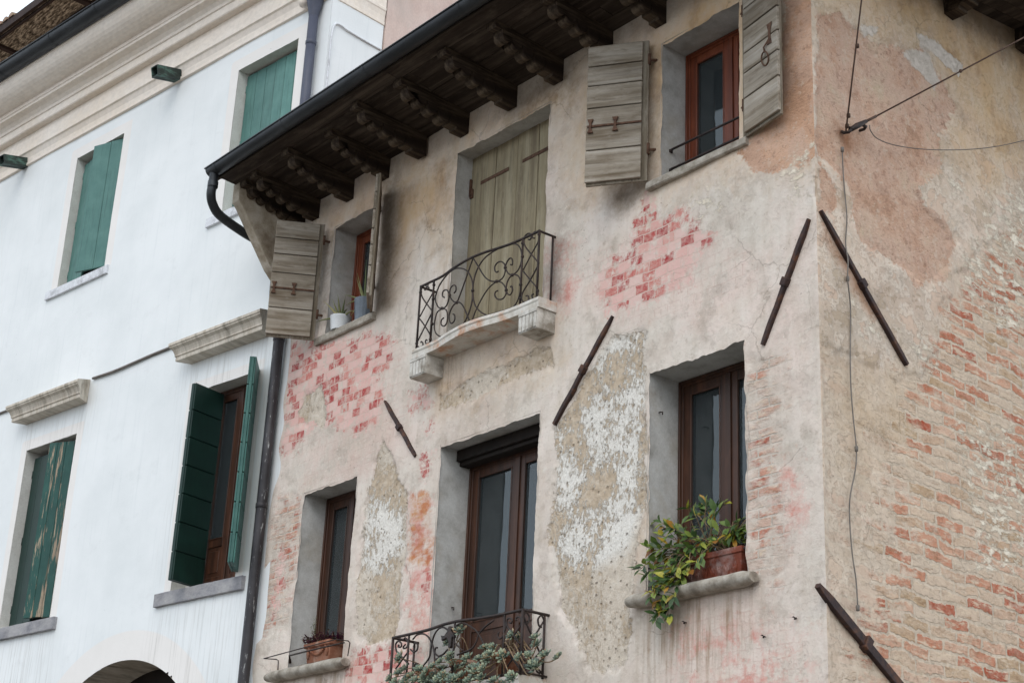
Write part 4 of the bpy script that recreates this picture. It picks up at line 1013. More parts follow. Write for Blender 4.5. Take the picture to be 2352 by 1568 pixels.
# end wall, rising above the old house roof
m = MB(); ns = 10
m.box(.0, .35, .004, .86, 0, 14.3); m.build('end_wall', M['whiteplain'], white)
m = MB(); m.box(-12, -11.9, .004, 6, 0, 14.3); m.build('end_wall', M['whiteplain'], white)
WRV = {}
for k, (x0, x1, z0, z1) in WO.items():
    m = MB(); y0, yd = -.002, .30
    m.quad((x0, y0, z0), (x0, yd, z0), (x0, yd, z1), (x0, y0, z1)); m.quad((x1, y0, z0), (x1, yd, z0), (x1, yd, z1), (x1, y0, z1))
    m.quad((x0, y0, z1), (x1, y0, z1), (x1, yd, z1), (x0, yd, z1)); m.quad((x0, y0, z0), (x1, y0, z0), (x1, yd, z0), (x0, yd, z0))
    m.build('reveal', M['jamb'], white)
    m = MB(); a, c, y1, y2 = x0-.3, x1+.3, yd+.004, 1.8
    m.quad((a, y2, z0-.2), (c, y2, z0-.2), (c, y2, z1+.2), (a, y2, z1+.2)); m.quad((a, y1, z0-.2), (a, y2, z0-.2), (a, y2, z1+.2), (a, y1, z1+.2)); m.quad((c, y1, z0-.2), (c, y2, z0-.2), (c, y2, z1+.2), (c, y1, z1+.2))
    m.quad((a, y1, z1+.2), (c, y1, z1+.2), (c, y2, z1+.2), (a, y2, z1+.2)); m.quad((a, y1, z0-.2), (c, y1, z0-.2), (c, y2, z0-.2), (a, y2, z0-.2))
    m.build('room', M['room'], white)
# arch recess with door leaf
m = MB(); ts = np.linspace(0, PI, 33); vs = []
for t in ts: vs += [(ARCH[0]+ARCH[2]*math.cos(t), -.001, ARCH[1]+ARCH[2]*math.sin(t)), (ARCH[0]+ARCH[2]*math.cos(t), .55, ARCH[1]+ARCH[2]*math.sin(t))]
m.add(vs, [(2*i, 2*i+2, 2*i+3, 2*i+1) for i in range(32)], 0, True)
for sx in (-1, 1): m.quad((ARCH[0]+sx*ARCH[2], 0, 0), (ARCH[0]+sx*ARCH[2], .55, 0), (ARCH[0]+sx*ARCH[2], .55, ARCH[1]), (ARCH[0]+sx*ARCH[2], 0, ARCH[1]))
m.build('arch_reveal', M['hood'], white)
m = MB(); m.box(-4.37, -.47, .55, .6, 0, 5.2); m.build('arch_door', M['darkwood'], white)
# cornice swept round the corner
prof = [(0, 13.17), (.035, 13.18), (.035, 13.22), (.02, 13.225), (.03, 13.30), (.06, 13.37), (.085, 13.385), (.085, 13.42), (.065, 13.43), (.065, 13.70), (.16, 13.705), (.17, 13.72), (.17, 13.83), (.19, 13.84), (.20, 13.88), (.24, 13.925), (.30, 13.945), (.33, 13.95), (.33, 13.99), (.345, 14.0), (.345, 14.05), (.36, 14.055)]
for t in np.linspace(0, 1, 9): prof.append((.36+.30*math.sin(t*PI/2), 14.06+.26*(1-math.cos(t*PI/2))))
prof += [(.67, 14.33), (.67, 14.36), (0, 14.36)]
m = MB(); k = len(prof); vs = []
path = [(-12., 0, 0), (.35, 0, 1), (.35, .86, 2)]
for (s, d_, typ) in path:
    for (o_, z) in prof:
        if typ == 0: vs.append((s, -o_, z))
        elif typ == 1: vs.append((s+o_*.35, -o_, z))
        else: vs.append((s+o_*.35, d_, z))
m.add(vs, [(i*k+a, i*k+a+1, (i+1)*k+a+1, (i+1)*k+a) for i in range(2) for a in range(k-1)])
m.build('cornice', M['cream'], white)
m = MB(); wg = (-.745, 14.47, .125)
ts = np.linspace(PI, 2*PI, 15)
def wgut(xa, xb, r_):
    vs = []
    for x in (xa, xb):
        for t in ts: vs.append((x, wg[0]+r_*math.cos(t), wg[1]+r_*math.sin(t)))
        for t in ts[::-1]: vs.append((x, wg[0]+(r_-.005)*math.cos(t), wg[1]+(r_-.005)*math.sin(t)))
    n = 30; m.add(vs, [(q, (q+1) % n, n+(q+1) % n, n+q) for q in range(n)], 0, True)
wgut(-12, .6, .125)
for x in (-11.2, -9.4, -8.55, -7.66, -6.6, -5.2, -4): wgut(x-.05, x, .130)
m.tube([(-12, wg[0]-.13, wg[1]), (.6, wg[0]-.13, wg[1])], .012, 8); m.build('gutter', M['zinc'], white)
m = MB(); m.add([(-12, -.66, 14.44), (.45, -.66, 14.44), (.45, 6, 16.3), (-12, 6, 16.3), (-12, -.66, 14.37), (.45, -.66, 14.37), (.45, 6, 16.2), (-12, 6, 16.2)], [(0,1,2,3),(7,6,5,4),(0,4,5,1),(1,5,6,2),(2,6,7,3),(3,7,4,0)]); m.build('roof', M['tile'], white)
# hoods over the first-floor windows
hp = [(0, 8.74), (.17, 8.745), (.18, 8.75), (.18, 8.80), (.195, 8.805), (.195, 8.825), (.205, 8.85), (.225, 8.885), (.255, 8.905), (.262, 8.91), (.262, 8.925), (.275, 8.93), (.275, 8.965), (.26, 8.975), (0, 9.07)]
for (x0, x1, lb) in ((-1.90, -.08, 'stained stone hood whose right end meets the drainpipe'), (-5.76, -3.94, 'stained stone hood over the peeling shutters')):
    m = MB(); k = len(hp); vs = []
    for (x, inward) in ((x0, 1), (x1, -1)):
        for (o_, z) in hp: vs.append((x+inward*(.275-max(o_, .0))*.55*(1 if o_ > 0 else 1), -o_, z))
    m.add(vs, [(a, (a+1) % k, k+(a+1) % k, k+a) for a in range(k)]); m.add(vs[:k], [tuple(range(k))]); m.add(vs[k:], [tuple(range(k))])
    o = m.build('window_hood', M['hood'], white, .003); o['label'] = lb
# string cable between hoods
m = MB(); m.tube(smooth_poly([(-12, -.02, 9.06), (-8, -.02, 9.07), (-5.7, -.02, 9.07)], 5), .016, 7); m.tube(smooth_poly([(-4.0, -.02, 9.06), (-3.5, -.022, 9.045), (-3.0, -.022, 9.06), (-2.6, -.02, 9.075), (-1.9, -.02, 9.08)], 5), .018, 7); m.build('cable', M['cable'], white)
# sills
def wsill(x0, x1, z0, z1, out, mat):
    m = MB(); n = 20; vs = []
    for i in range(n+1):
        x = x0+(x1-x0)*i/n; j = .006*(random.random()-.5)
        vs += [(x, .28, z1), (x, -out+j, z1-.004+j), (x, -out+j*.5, z0+j), (x, .28, z0)]
    m.add(vs, [(i*4+a, i*4+(a+1) % 4, (i+1)*4+(a+1) % 4, (i+1)*4+a) for i in range(n) for a in range(4)]); m.add(vs[:4], [(0, 1, 2, 3)]); m.add(vs[-4:], [(0, 1, 2, 3)])
    return m.build('sill', mat, white, .004)
wsill(-5.69, -4.05, 5.71, 5.87, .05, M['sillgrey']); wsill(-1.86, -.19, 5.71, 5.87, .05, M['sillgrey'])
wsill(-5.60, -4.03, 10.60, 10.73, .04, M['whitesill']); wsill(-1.78, -.08, 10.60, 10.73, .04, M['whitesill'])
# window behind the open shutters
casement(white, -1.42, -.385, 5.88, 8.345, .20, M['brown'], panel=.55, label='dark brown window between the dark green shutters')
m = MB(); m.box(-1.62, -1.42, .20, .27, 5.88, 8.345); m.build('window_post', M['jamb'], white)
def leaf(x0, y0, x1, y1, z0, z1, mat, label, nboards=3, horiz=False, bars=(), t=.035, mats=None):
    """boarded leaf from (x0,y0) at the hinge to (x1,y1) at the free edge; y grows into the wall"""
    L = math.hypot(x1-x0, y1-y0); a = math.atan2(y1-y0, x1-x0); m = MB(); H = z1-z0
    for i in range(nboards): m.box(L*i/nboards+.003, L*(i+1)/nboards-.003, random.uniform(0, .004), t, random.uniform(0, .012), H-random.uniform(0, .012))
    sgn = -1
    if horiz:
        nh = 7
        for i in range(nh): m.box(.012, L-.012, -.022, -.0005, H*i/nh+.004, H*(i+1)/nh-.008)
        for i in range(nh): m.box(.012, L-.012, t+.0005, t+.02, H*i/nh+.004, H*(i+1)/nh-.008)
    o = m.build('shutter', mat, white, .004, loc=(x0, y0, z0), rz=a); o['label'] = label
    for bz in bars:
        m = MB(); m.box(.04, L-.01, -.012, -.0005, H*bz-.022, H*bz+.022); m.build('batten', mat, o, .002)
    for bz in (.1, .5, .9):
        m = MB(); m.tube([(0, .01, H*bz-.05), (0, .01, H*bz+.05)], .014, 7); m.build('hinge', mat, o)
    return o
leaf(-1.31, .192, -1.24, -.30, 5.90, 8.30, M['dgreen'], 'dark green shutter swung out square to the white wall', 2, True)
leaf(-.40, -.02, -.06, -.335, 5.93, 8.36, M['mgreen'], 'green shutter seen edge-on beside the drainpipe', 2, True)
leaf(-4.245, .15, -4.80, -.03, 5.92, 8.30, M['peel'], 'green shutter leaf with paint peeling off to bare wood', 4, False, (.08, .5, .93))
leaf(-5.47, .13, -4.90, .10, 5.92, 8.26, M['dgreen'], 'dark green shutter leaf half hidden by the peeling one', 3, False)
leaf(-4.165, .12, -4.80, -.05, 10.80, 12.80, M['green'], 'teal shutter leaf pushed out of the upper window', 2, False, (.1, .88))
leaf(-5.34, .12, -4.86, .06, 10.78, 12.76, M['green'], 'teal shutter leaf behind the pushed-out one', 3, False)
leaf(-1.49, .14, -.275, .14, 10.74, 12.80, M['green'], 'closed teal board shutters above the old house gutter', 6, False)
# copper waterspouts
for (s, z) in ((-2.905, 13.27), (-6.91, 13.25)):
    m = MB(); h = .075; L = .44
    Mx = Matrix.Translation((s, 0.02, z)) @ Matrix.Rotation(R(14), 4, 'X')
    for (x0, x1, z0, z1) in ((-h, h, -h, -h+.012), (-h, h, h-.012, h), (-h, -h+.012, -h+.012, h-.012), (h-.012, h, -h+.012, h-.012)):
        m.box(x0, x1, -L, 0, z0, z1, 0, Mx)
    m.box(-h-.014, h+.014, -.03, -.01, -h-.014, h+.014, 0, Mx)
    m.box(-h+.012, h-.012, -.2, -.19, -h+.012, h-.012, 1, Mx)  # dark plate put in as the shade of the hollow spout
    m.build('waterspout', [M['copper'], M['darkwood']], white)
# blue downpipe with funnel head
m = MB(); m.tube([(.12, -.09, 12.98), (.12, -.09, 10.4)], .062, 16); m.lathe([(.115, .46), (.115, .18), (.105, .14), (.066, -.06), (.062, -.1)], (.12, -.09, 13.02), 16); m.lathe([(.063, -.03), (.07, -.02), (.07, .02), (.063, .03)], (.12, -.09, 12.55), 16); m.tube([(.12, -.09, 13.4), (.12, -.3, 13.9), (.12, -.7, 14.35)], .06, 12)
m.build('downpipe', M['bluepipe'], white)
m = MB(); m.lathe([(0, -.07), (.05, -.055), (.075, 0), (.06, .05), (0, .07)], (-.10, -.10, 13.23), 12); m.build('cornice_knob', M['cream'], white)
# thin conduit on the end wall
m = MB(); m.tube(smooth_poly([(.364, .03, 11.6), (.364, .03, 12.4), (.366, .035, 12.68), (.368, .07, 12.80), (.368, .14, 12.83), (.366, .3, 12.81), (.364, .6, 12.80), (.364, .84, 12.80)], 6), .012, 7)
m.build('conduit', M['whitesill'], white)

# ================================================================== HOUSE BEHIND, ROOF TERRACE
rear = thing('pink_rear_house', tuple(J), 'tall pale pink rendered wall rising behind the white end wall', 'house', rz=AW)
m = MB(); m.box(-3.2, .37, .88, 6., 0, 18.); m.build('wall', M['pinkwall'], rear)
m = MB(); m.box(-3.3, .55, .78, 6.1, 18.0, 18.2); m.build('roof', M['tile'], rear)
can = thing('roof_canopy', (-17., -.3, 14.), 'reed-lined terrace canopy with tiled edge, above the white house gutter', 'canopy')
P0 = Vector(ZP((0, 77), 17.)); P1 = Vector(ZP((104, 0), 17.)); P2 = Vector(ZP((0, 152), 17.)); P3 = Vector(ZP((223, 0), 17.))
e = (P1-P0).normalized(); e2 = (P3-P2).normalized()
nrm = Vector((-e.y, e.x, 0)); depth = (P2-P0).dot(nrm); depth3 = (P3-P0).dot(nrm)
org = Vector((-17., -.3, 14.))
def cp(u, v, z): p = P0+e*u+nrm*v; return (p.x-org.x, p.y-org.y, 17+z-org.z)
dm = (depth+depth3)/2
m = MB(); vs = [cp(-4, .02, 0), cp(5, .02, 0), cp(5, dm, 0), cp(-4, dm, 0), cp(-4, .02, .06), cp(5, .02, .06), cp(5, dm, .06), cp(-4, dm, .06)]
BOXF = [(3,2,1,0),(4,5,6,7),(0,1,5,4),(1,2,6,5),(2,3,7,6),(3,0,4,7)]
m.add(vs, BOXF); m.build('reed_ceiling', M['reed'], can)
m = MB()
def cbox(u0, u1, v0, v1, z0, z1): m.add([cp(u0, v0, z0), cp(u1, v0, z0), cp(u1, v1, z0), cp(u0, v1, z0), cp(u0, v0, z1), cp(u1, v0, z1), cp(u1, v1, z1), cp(u0, v1, z1)], BOXF)
cbox(-4, 5, -.03, .02, -.02, .14); cbox(-4, 5, .05, .09, -.05, -.002)
uu = (P2-P0).dot(e)
cbox(uu+.62, uu+.72, .1, dm, -.06, -.002); cbox(2.0, 2.12, .1, dm, -.06, -.002); cbox(-4, 5, dm-.02, dm+.05, -.05, .1)
m.build('beam', M['beam'], can)
m = MB()
for i in range(-18, 3):
    c_ = i*.21
    pr = [(c_+.095*math.cos(t), .14+.085*math.sin(t)) for t in np.linspace(PI, 0, 9)]
    vs = [cp(a_, -.05, z_) for a_, z_ in pr]+[cp(a_, dm, z_+.12) for a_, z_ in pr]
    m.add(vs, [(k_, k_+1, 10+k_, 9+k_) for k_ in range(8)]+[tuple(range(9))], 0, True)
m.build('tiles', M['tile'], can)
for (u, v) in ((-3.5, .3), (3.5, .3)):
    m = MB(); a_ = cp(u, v, 0); m.box(a_[0]-.05, a_[0]+.05, a_[1]-.05, a_[1]+.05, -.2, a_[2]); m.build('post', M['beam'], can)

# ================================================================== PLANTS AND POTS
def leaf_blade(m, p, d, up, L, wd, fold=.25, mi=0, droop=.15):
    d = Vector(d).normalized(); s_ = d.cross(Vector(up))
    if s_.length < 1e-3: s_ = d.cross(Vector((1, 0, 0)))
    s_.normalize(); n_ = s_.cross(d)
    p = Vector(p)
    def pt(a, b): return p+d*(a*L)+s_*(b*wd)+n_*(abs(b)*fold*wd-droop*L*a*a)
    m.add([pt(0, 0), pt(.3, .42), pt(.62, .46), pt(1, 0), pt(.62, -.46), pt(.3, -.42), pt(.33, 0), pt(.66, 0)],
          [(0, 1, 6), (1, 2, 7, 6), (2, 3, 7), (0, 6, 5), (6, 7, 4, 5), (7, 3, 4)], mi, True)
# shrub in the red planter on the right sill
shrub = thing('potted_shrub', (-1.35, .05, 4.70), 'leafy green and yellowing shrub spilling from the red clay planter on the right sill', 'potted plant')
org = Vector((-1.35, .05, 4.70))
m = MB(); w0, w1, L0 = .10, .135, .40
cxp = -1.14
def planter(m, cx, cy, z0, L, wb, wt, h, rim, mi=0):
    prof = [(wb, 0), (wt, h-.05), (wt+rim, h-.045), (wt+rim, h), (wt, h), (wt-.012, h-.04)]
    vs = []
    for (w_, z) in prof:
        l_ = L+(w_-wb)
        vs += [(cx-l_, cy-w_, z0+z), (cx+l_, cy-w_, z0+z), (cx+l_, cy+w_, z0+z), (cx-l_, cy+w_, z0+z)]
    fs = [(3, 2, 1, 0)]
    for i in range(len(prof)-1):
        for a_ in range(4): fs.append((i*4+a_, i*4+(a_+1) % 4, (i+1)*4+(a_+1) % 4, (i+1)*4+a_))
    m.add(vs, fs, mi)
planter(m, .16, .07, 0, .33, .085, .115, .24, .014)
for i in range(8):   # acanthus relief on the front
    bx = .16-.28+i*.08
    for sgn in (-1, 0, 1):
        m.tube([(bx, -.018, .03), (bx+sgn*.012, -.03, .08), (bx+sgn*.026, -.034, .12)], [.006, .011, .003], 6)
pot = m.build('planter', M['redclay'], shrub, .004)
m = MB(); m.box(-.16, .48, -.03, .17, .17, .205); m.build('soil', M['soil'], shrub)
m = MB(); lf = MB()
base = Vector((.10, .06, .21))
tips = [(300,360),(350,420),(420,430),(470,470),(330,520),(510,420),(610,220),(660,260),(740,210),(800,180),(830,190),(920,210),(980,190),(700,330),(790,300),(860,340),(940,380),(1150,370),(1180,420),(1100,400),(1190,470),
        (590,500),(650,540),(740,560),(800,600),(560,560),(200,640),(240,680),(280,700),(330,660),(420,620),(470,640),(550,640),(640,640),(700,640),(780,650),(840,660),
        (100,890),(190,930),(230,830),(300,800),(360,790),(250,900),(300,920),(420,780),(500,790),(560,780),(620,760),(680,810),(740,790),(380,880),(450,860),(520,900),(600,900),(640,870),(480,950),(400,950),(340,980),(560,960),
        (290,1000),(350,1060),(420,1040),(500,1040),(540,1080),(470,1110),(310,1080),(260,1100),(240,1140),(300,1170),(360,1180),(420,1190),(480,1150),(280,1230),(330,1260),(380,1250),(290,1340),(340,1310),(400,1340),(430,1370),(290,1400),(1160,560),(1130,600),(1190,580),(1170,500),(1120,680),(1000,560),(930,470)]
for (tx, ty) in tips:
    yy = -.08-.10*random.random() if ty > 800 else random.uniform(-.12, .14)
    if tx > 1050: yy = random.uniform(.05, .2)
    if tx < 260: yy = min(yy, -.08)
    x, z = F(q7(tx, ty), yy); tip = Vector((x, yy, z))-org
    b0 = base+Vector((random.uniform(-.2, .3) if tx > 600 else random.uniform(-.2, .05), random.uniform(-.04, .06), 0))
    mid = (b0+tip)/2+Vector((0, -.05, .10 if tip.z < .3 else .05))
    pts = smooth_poly([b0, mid, tip], 5)
    m.tube(pts, [.005-.0028*i/(len(pts)-1) for i in range(len(pts))], 5)
    dr = (Vector(pts[-1])-Vector(pts[-3])).normalized()
    for k in range(random.randint(4, 7)):
        a_ = random.uniform(0, 2*PI); pos = tip-dr*random.uniform(0, .11)
        d_ = dr*random.uniform(.1, .9)+Vector((math.cos(a_)*.8, -abs(math.sin(a_))*.5-.1, math.sin(a_)*.7-.1))
        leaf_blade(lf, pos, d_, (random.uniform(-.4, .4), -.7, random.uniform(.4, 1)), random.uniform(.06, .125), random.uniform(.036, .06), droop=random.uniform(.0, .35))
for k in range(26):
    b0 = base+Vector((random.uniform(-.1, .35), random.uniform(-.05, .06), 0)); m.tube([b0, b0+Vector((random.uniform(-.1, .1), -.02, .12)), b0+Vector((random.uniform(-.2, .2), random.uniform(-.08, .05), random.uniform(.18, .3)))], .003, 4)
m.build('stem', M['stem'], shrub); lf.build('foliage', M['leaf'], shrub)

# heather box on the left sill
hb = thing('heather_box', (-6.62, .03, 4.725), 'terracotta box with garland relief holding purple heather, on the lower left sill', 'planter')
m = MB(); planter(m, .02, .03, 0, .205, .10, .112, .20, .022)
for s_ in (-1, 1):
    gar = [(.02+s_*.15-s_*.30*t, -.085, .14-.07*math.sin(t*PI)) for t in np.linspace(0, 1, 14)] if s_ == -1 else []
    for i, g_ in enumerate(gar): m.lathe([(0, -.016), (.014, -.01), (.017, 0), (.012, .011), (0, .016)], g_, 7)
for bx in (-.15, .19): m.tube([(bx, -.085, .04), (bx+.01, -.09, .09), (bx, -.09, .14)], [.012, .02, .006], 7)
m.build('planter', M['terracotta'], hb, .005)
m = MB(); m.box(-.18, .22, -.07, .13, .15, .18); m.build('soil', M['soil'], hb)
lf = MB(); st = MB()
for k in range(95):
    x = random.uniform(-.22, .30); b0 = Vector((x, random.uniform(-.10, .12), .18)); tp = b0+Vector((random.uniform(-.05, .05), random.uniform(-.07, .03), random.uniform(.03, .115)))
    st.tube([b0, tp], .0025, 4)
    for j in range(11):
        p = b0.lerp(tp, .25+.75*j/10); a_ = random.uniform(0, 2*PI); leaf_blade(lf, p, (math.cos(a_), math.sin(a_), .5), (0, 0, 1), .034, .02)
lf.build('foliage', M['heather'], hb); st.build('stem', M['stem'], hb)
lf = MB(); st = MB()
for k in range(7):
    b0 = Vector((-.12+random.uniform(-.03, .05), -.06, .18)); tp = Vector((-.15+random.uniform(-.03, .1), -.08, .23+.26*random.random())); st.tube([b0, (b0+tp)/2, tp], .0028, 4)
    for j in range(12):
        p = b0.lerp(tp, .3+.7*j/11); a_ = random.uniform(0, 2*PI); leaf_blade(lf, p, (math.cos(a_), math.sin(a_)*.6, .6), (0, 0, 1), .026, .012)
lf.build('sprig', M['sprig'], hb)
# iron rails round the heather box
def at_y(px, y): x, z = F(px, y); return (x, y, z)
m = MB()
m.tube([at_y(q6(405, 1340), -.06), at_y(q6(415, 1100), -.06), at_y(q6(375, 1075), -.06), at_y(q6(120, 1060), -.24), at_y(q6(930, 840), -.24), at_y(q6(1580, 670), -.24), at_y(q6(1850, 700), -.10), at_y(q6(1880, 740), -.05), at_y(q6(1835, 1010), -.05)], .006, 6)
m.tube([at_y(q6(660, 1150), .02), at_y(q6(640, 1000), -.02), at_y(q6(980, 915), -.11), at_y(q6(1700, 745), -.11), at_y(q6(1760, 735), -.02)], .009, 7)
m.tube([at_y(q6(655, 1150), .02), at_y(q6(650, 1070), .02)], .015, 7)
m.build('planter_rail', M['iron'], house)

# aloe pots on the upper left sill
def aloe(pos, pot_prof, pmat, label, leaves, lobes=0):
    t = thing('aloe_pot', pos, label, 'potted plant')
    m = MB(); m.lathe(pot_prof, (0, 0, 0), 48, 0, True, lobes, .03 if lobes else 0); m.add([(pot_prof[0][0]*math.cos(a_), pot_prof[0][0]*math.sin(a_), pot_prof[0][1]) for a_ in np.linspace(0, 2*PI, 24, endpoint=False)], [tuple(range(24))])
    m.build('pot', pmat, t)
    h = pot_prof[2][1]; r_ = pot_prof[2][0]
    m = MB(); m.lathe([(0.001, h-.02), (r_*.93, h-.025)], (0, 0, 0), 20); m.build('soil', M['soil'], t)
    lf = MB()
    for (dx, dy, dz, cur) in leaves:
        n = 8; pts = []
        for i in range(n+1):
            s_ = i/n; pts.append((dx*s_, dy*s_, h-.02+dz*s_-cur*s_*s_))
        lf.tube(smooth_poly(pts, 2), [max(.002, .017*(1-(i/(2*n))**1.5)) for i in range(2*n+1)], 6)
    lf.build('foliage', M['aloe'], t)
x, z = F(q2(745, 1330), .03)
aloe((x, .03, 8.43), [(.10, 0.0), (.105, .03), (.118, .155), (.122, .165), (.110, .165), (.108, .14)], M['whitepot'], 'small white pot with a sprawling aloe on the upper left sill',
     [(-.36, -.10, .16, .12), (-.20, -.12, .30, .05), (-.14, -.04, .22, -.06), (.12, -.04, .24, .0), (.2, -.05, .16, .1), (.05, -.1, .28, .02), (.3, -.02, .12, .1)])
x, z = F(q2(950, 1190), .08)
aloe((x+.02, .10, 8.43), [(.085, 0.0), (.095, .04), (.115, .28), (.118, .29), (.106, .29), (.104, .26)], M['greypot'], 'ribbed blue-grey pot with a tall aloe on the upper left sill',
     [(-.30, -.08, .22, .06), (-.25, -.02, .06, .18), (-.12, -.06, .30, -.02), (.02, -.04, .46, -.04), (.08, .0, .36, -.06), (-.05, -.1, .34, .0), (-.22, -.1, .16, .16)], 16)

# succulents on the lower balcony
def rosette(m, c, axis, r_, n=22):
    ax = Vector(axis).normalized(); u_ = ax.cross(Vector((.3, .9, .1))).normalized(); v_ = ax.cross(u_)
    for i in range(n):
        f_ = i/n; a_ = i*2.39996; el = R(10)+f_*R(70); L = r_*(1-.55*f_)
        d_ = (u_*math.cos(a_)+v_*math.sin(a_))*math.cos(el)+ax*math.sin(el)
        s_ = ax.cross(d_).normalized(); n_ = d_.cross(s_); w_ = L*.22; p = Vector(c)
        def pt(a2, b2, c2): return p+d_*(a2*L)+s_*(b2*w_)+n_*(c2*L*.12)
        m.add([pt(.05, 0, 0), pt(.5, .8, -.1), pt(.78, 1., .3), pt(1, 0, .9), pt(.78, -1., .3), pt(.5, -.8, -.1), pt(.7, 0, .75), pt(.6, 0, -.9)],
              [(0, 1, 6), (1, 2, 6), (2, 3, 6), (3, 4, 6), (4, 5, 6), (5, 0, 6), (0, 7, 1), (1, 7, 2), (2, 7, 3), (3, 7, 4), (4, 7, 5), (5, 7, 0)], 0, True)
ros = [(965,400,62),(825,525,55),(1600,460,55),(1690,470,48),(1890,480,48),(1910,570,55),(1265,610,52),(1370,620,52),(1060,735,58),(1300,740,62),(1490,710,60),(1690,720,45),(1800,700,45),(2010,700,58),(2172,720,52),(1880,850,80),(245,730,65),(1600,970,55),(1180,910,80),(980,960,60),(1380,1015,55),(880,1010,60),(650,960,58),(560,900,50),(470,880,55),(350,970,65),(230,920,60),(110,980,42),(640,840,50),(740,870,58),(730,780,50),(840,740,45),(920,860,45),(850,690,40),(1190,740,42),(1100,850,48),(770,950,50),(420,1010,52),(520,990,50),(1230,980,50),
       (300,860,45),(690,1020,55),(1080,1010,50),(300,1040,55),(560,1050,60),(780,1050,60),(1000,1060,60),(180,1040,50),(1480,1060,55),(1250,860,50),(1330,680,45),(1020,820,50),(880,790,45)]
pots = [(-4.55, -.14), (-4.02, -.16), (-3.42, -.14)]
plants = [dict(l=MB(), s=MB()) for _ in pots]
for (px, py, rad) in ros:
    x0, z0 = F(q4(px, py), -.3); k = min(range(3), key=lambda i: abs(pots[i][0]-x0+.05))
    yy = random.uniform(-.50, -.30) if py > 650 else random.uniform(-.36, -.16)
    if px > 1950: yy = -.30
    x, z = F(q4(px, py), yy); o_ = Vector((pots[k][0], pots[k][1], 4.165)); c_ = Vector((x, yy, z))-o_
    rr = rad/5.004*.9408/235.*1.75
    ax = Vector((random.uniform(-.3, .6), random.uniform(-1., -.4), random.uniform(.1, 1.)))
    rosette(plants[k]['l'], c_, ax, rr, 26)
    b0 = Vector((random.uniform(-.08, .08), random.uniform(-.06, .06), .22)); mid1 = b0.lerp(c_, .45)+Vector((random.uniform(-.06, .06), -.05, random.uniform(.0, .14))); mid2 = b0.lerp(c_, .8)+Vector((random.uniform(-.03, .03), random.uniform(-.04, .02), random.uniform(-.09, -.02)))
    if py < 700 or px > 1280: plants[k]['s'].tube(smooth_poly([b0, mid1, mid2, c_], 5), .0055, 6)
    else: plants[k]['s'].tube(smooth_poly([b0, b0.lerp(c_, .5)+Vector((0, .03, .02)), c_], 4), .005, 6)
plb = ['grey-green succulent at the left end of the lower balcony', 'grey-green succulent trailing over the middle of the lower balcony', 'grey-green succulent with bare curling stems at the right end of the lower balcony']
for k, (x, y) in enumerate(pots):
    t = thing('potted_succulent', (x, y, 4.165), plb[k], 'potted plant', 'succulents on the lower balcony')
    m = MB(); m.lathe([(.001, 0), (.085, 0), (.115, .18), (.13, .185), (.13, .235), (.115, .235), (.112, .2), (.001, .2)], (0, 0, 0), 24); m.build('pot', M['terracotta'], t)
    plants[k]['s'].build('stem', M['stem'], t); plants[k]['l'].build('foliage', M['rosette'], t)

# ================================================================== WIRES ON THE SIDE WALL
def sp3(px, o): s, z = SW(px, o); return side_pt(s, o, z)
hk = thing('wire_hook', sp3(k3(1105, 915), .0), 'black iron hook in the side wall where the taut wires meet', 'hook')
ho = Vector(hk.location)
def rel(p): return tuple(Vector(p)-ho)
m = MB(); m.tube([rel(sp3(k3(1090, 905), -.02)), rel(sp3(k3(1105, 915), .05)), rel(sp3(k3(1140, 910), .09)), rel(sp3(k3(1165, 885), .10)), rel(sp3(k3(1140, 880), .08))], .014, 7)
m.tube([rel(sp3(k3(1150, 895), .09)), rel(sp3(k3(1200, 865), .10)), rel(sp3(k3(1260, 835), .11))], [.02, .026, .016], 8)
m.build('eye', M['iron'], hk)
m = MB(); m.tube([rel(sp3(k3(1215, 900), .0)), rel(sp3(k3(1245, 890), .05)), rel(sp3(k3(1258, 872), .07)), rel(sp3(k3(1235, 862), .08))], .014, 7); m.build('ring', M['iron'], hk)
m = MB(); m.tube([sp3(k3(1120, 905), .09), sp3(k3(1228, 0), .35), sp3(k3(1240, -80), .38)], .007, 6)
for p in (k3(1128, 868), k3(1138, 797), k3(1198, 318)):
    m.lathe([(0, -.02), (.017, -.015), (.017, .015), (0, .02)], sp3(p, .09 if p[1] > 200 else .26), 7)
tag(m.build('stay_wire', M['wire']), 'thin rusty wire rising from the hook past the pink side wall', 'wire')
m = MB(); m.tube([sp3(k3(1255, 838), .11), sp3(k3(1330, 800), .14)], .012, 6); m.tube([sp3(k3(1330, 800), .14), sp3(k3(2346, 260), .9), sp3(k3(2500, 178), 1.0)], .008, 6)
m.lathe([(0, -.02), (.014, -.01), (.014, .01), (0, .02)], sp3(k3(1910, 490), .57), 7)
tag(m.build('stay_wire', M['wire']), 'taut rusty wire slanting from the hook up to the side eaves', 'wire')
m = MB(); m.tube(smooth_poly([sp3(k3(*p), .06+.0002*p[0]*0) for p in ((1283, 862), (1290, 900), (1330, 950), (1420, 990), (1560, 1018), (1740, 1032), (1950, 1030), (2150, 1010), (2346, 968), (2480, 930))], 5), .0045, 5)
tag(m.build('slack_wire', M['cable']), 'slack thin wire sagging to the right below the hook', 'wire')
m = MB(); pts = [k3(1095, 1030), k3(1100, 1160), k3(1110, 1300), k3(1127, 1500), k6(1118, 100), k6(1135, 230), k6(1132, 350), k6(1152, 560), k6(1150, 900), k6(1155, 1100), k6(1170, 1300), k6(1192, 1520), k9(1185, 100), k9(1145, 330), k9(1160, 640), k9(1190, 860), k9(1202, 1050)]
m.tube(smooth_poly([sp3(p, .018+(.045 if 560 < p[1] < 640 else 0)) for p in pts], 5), .006, 6)
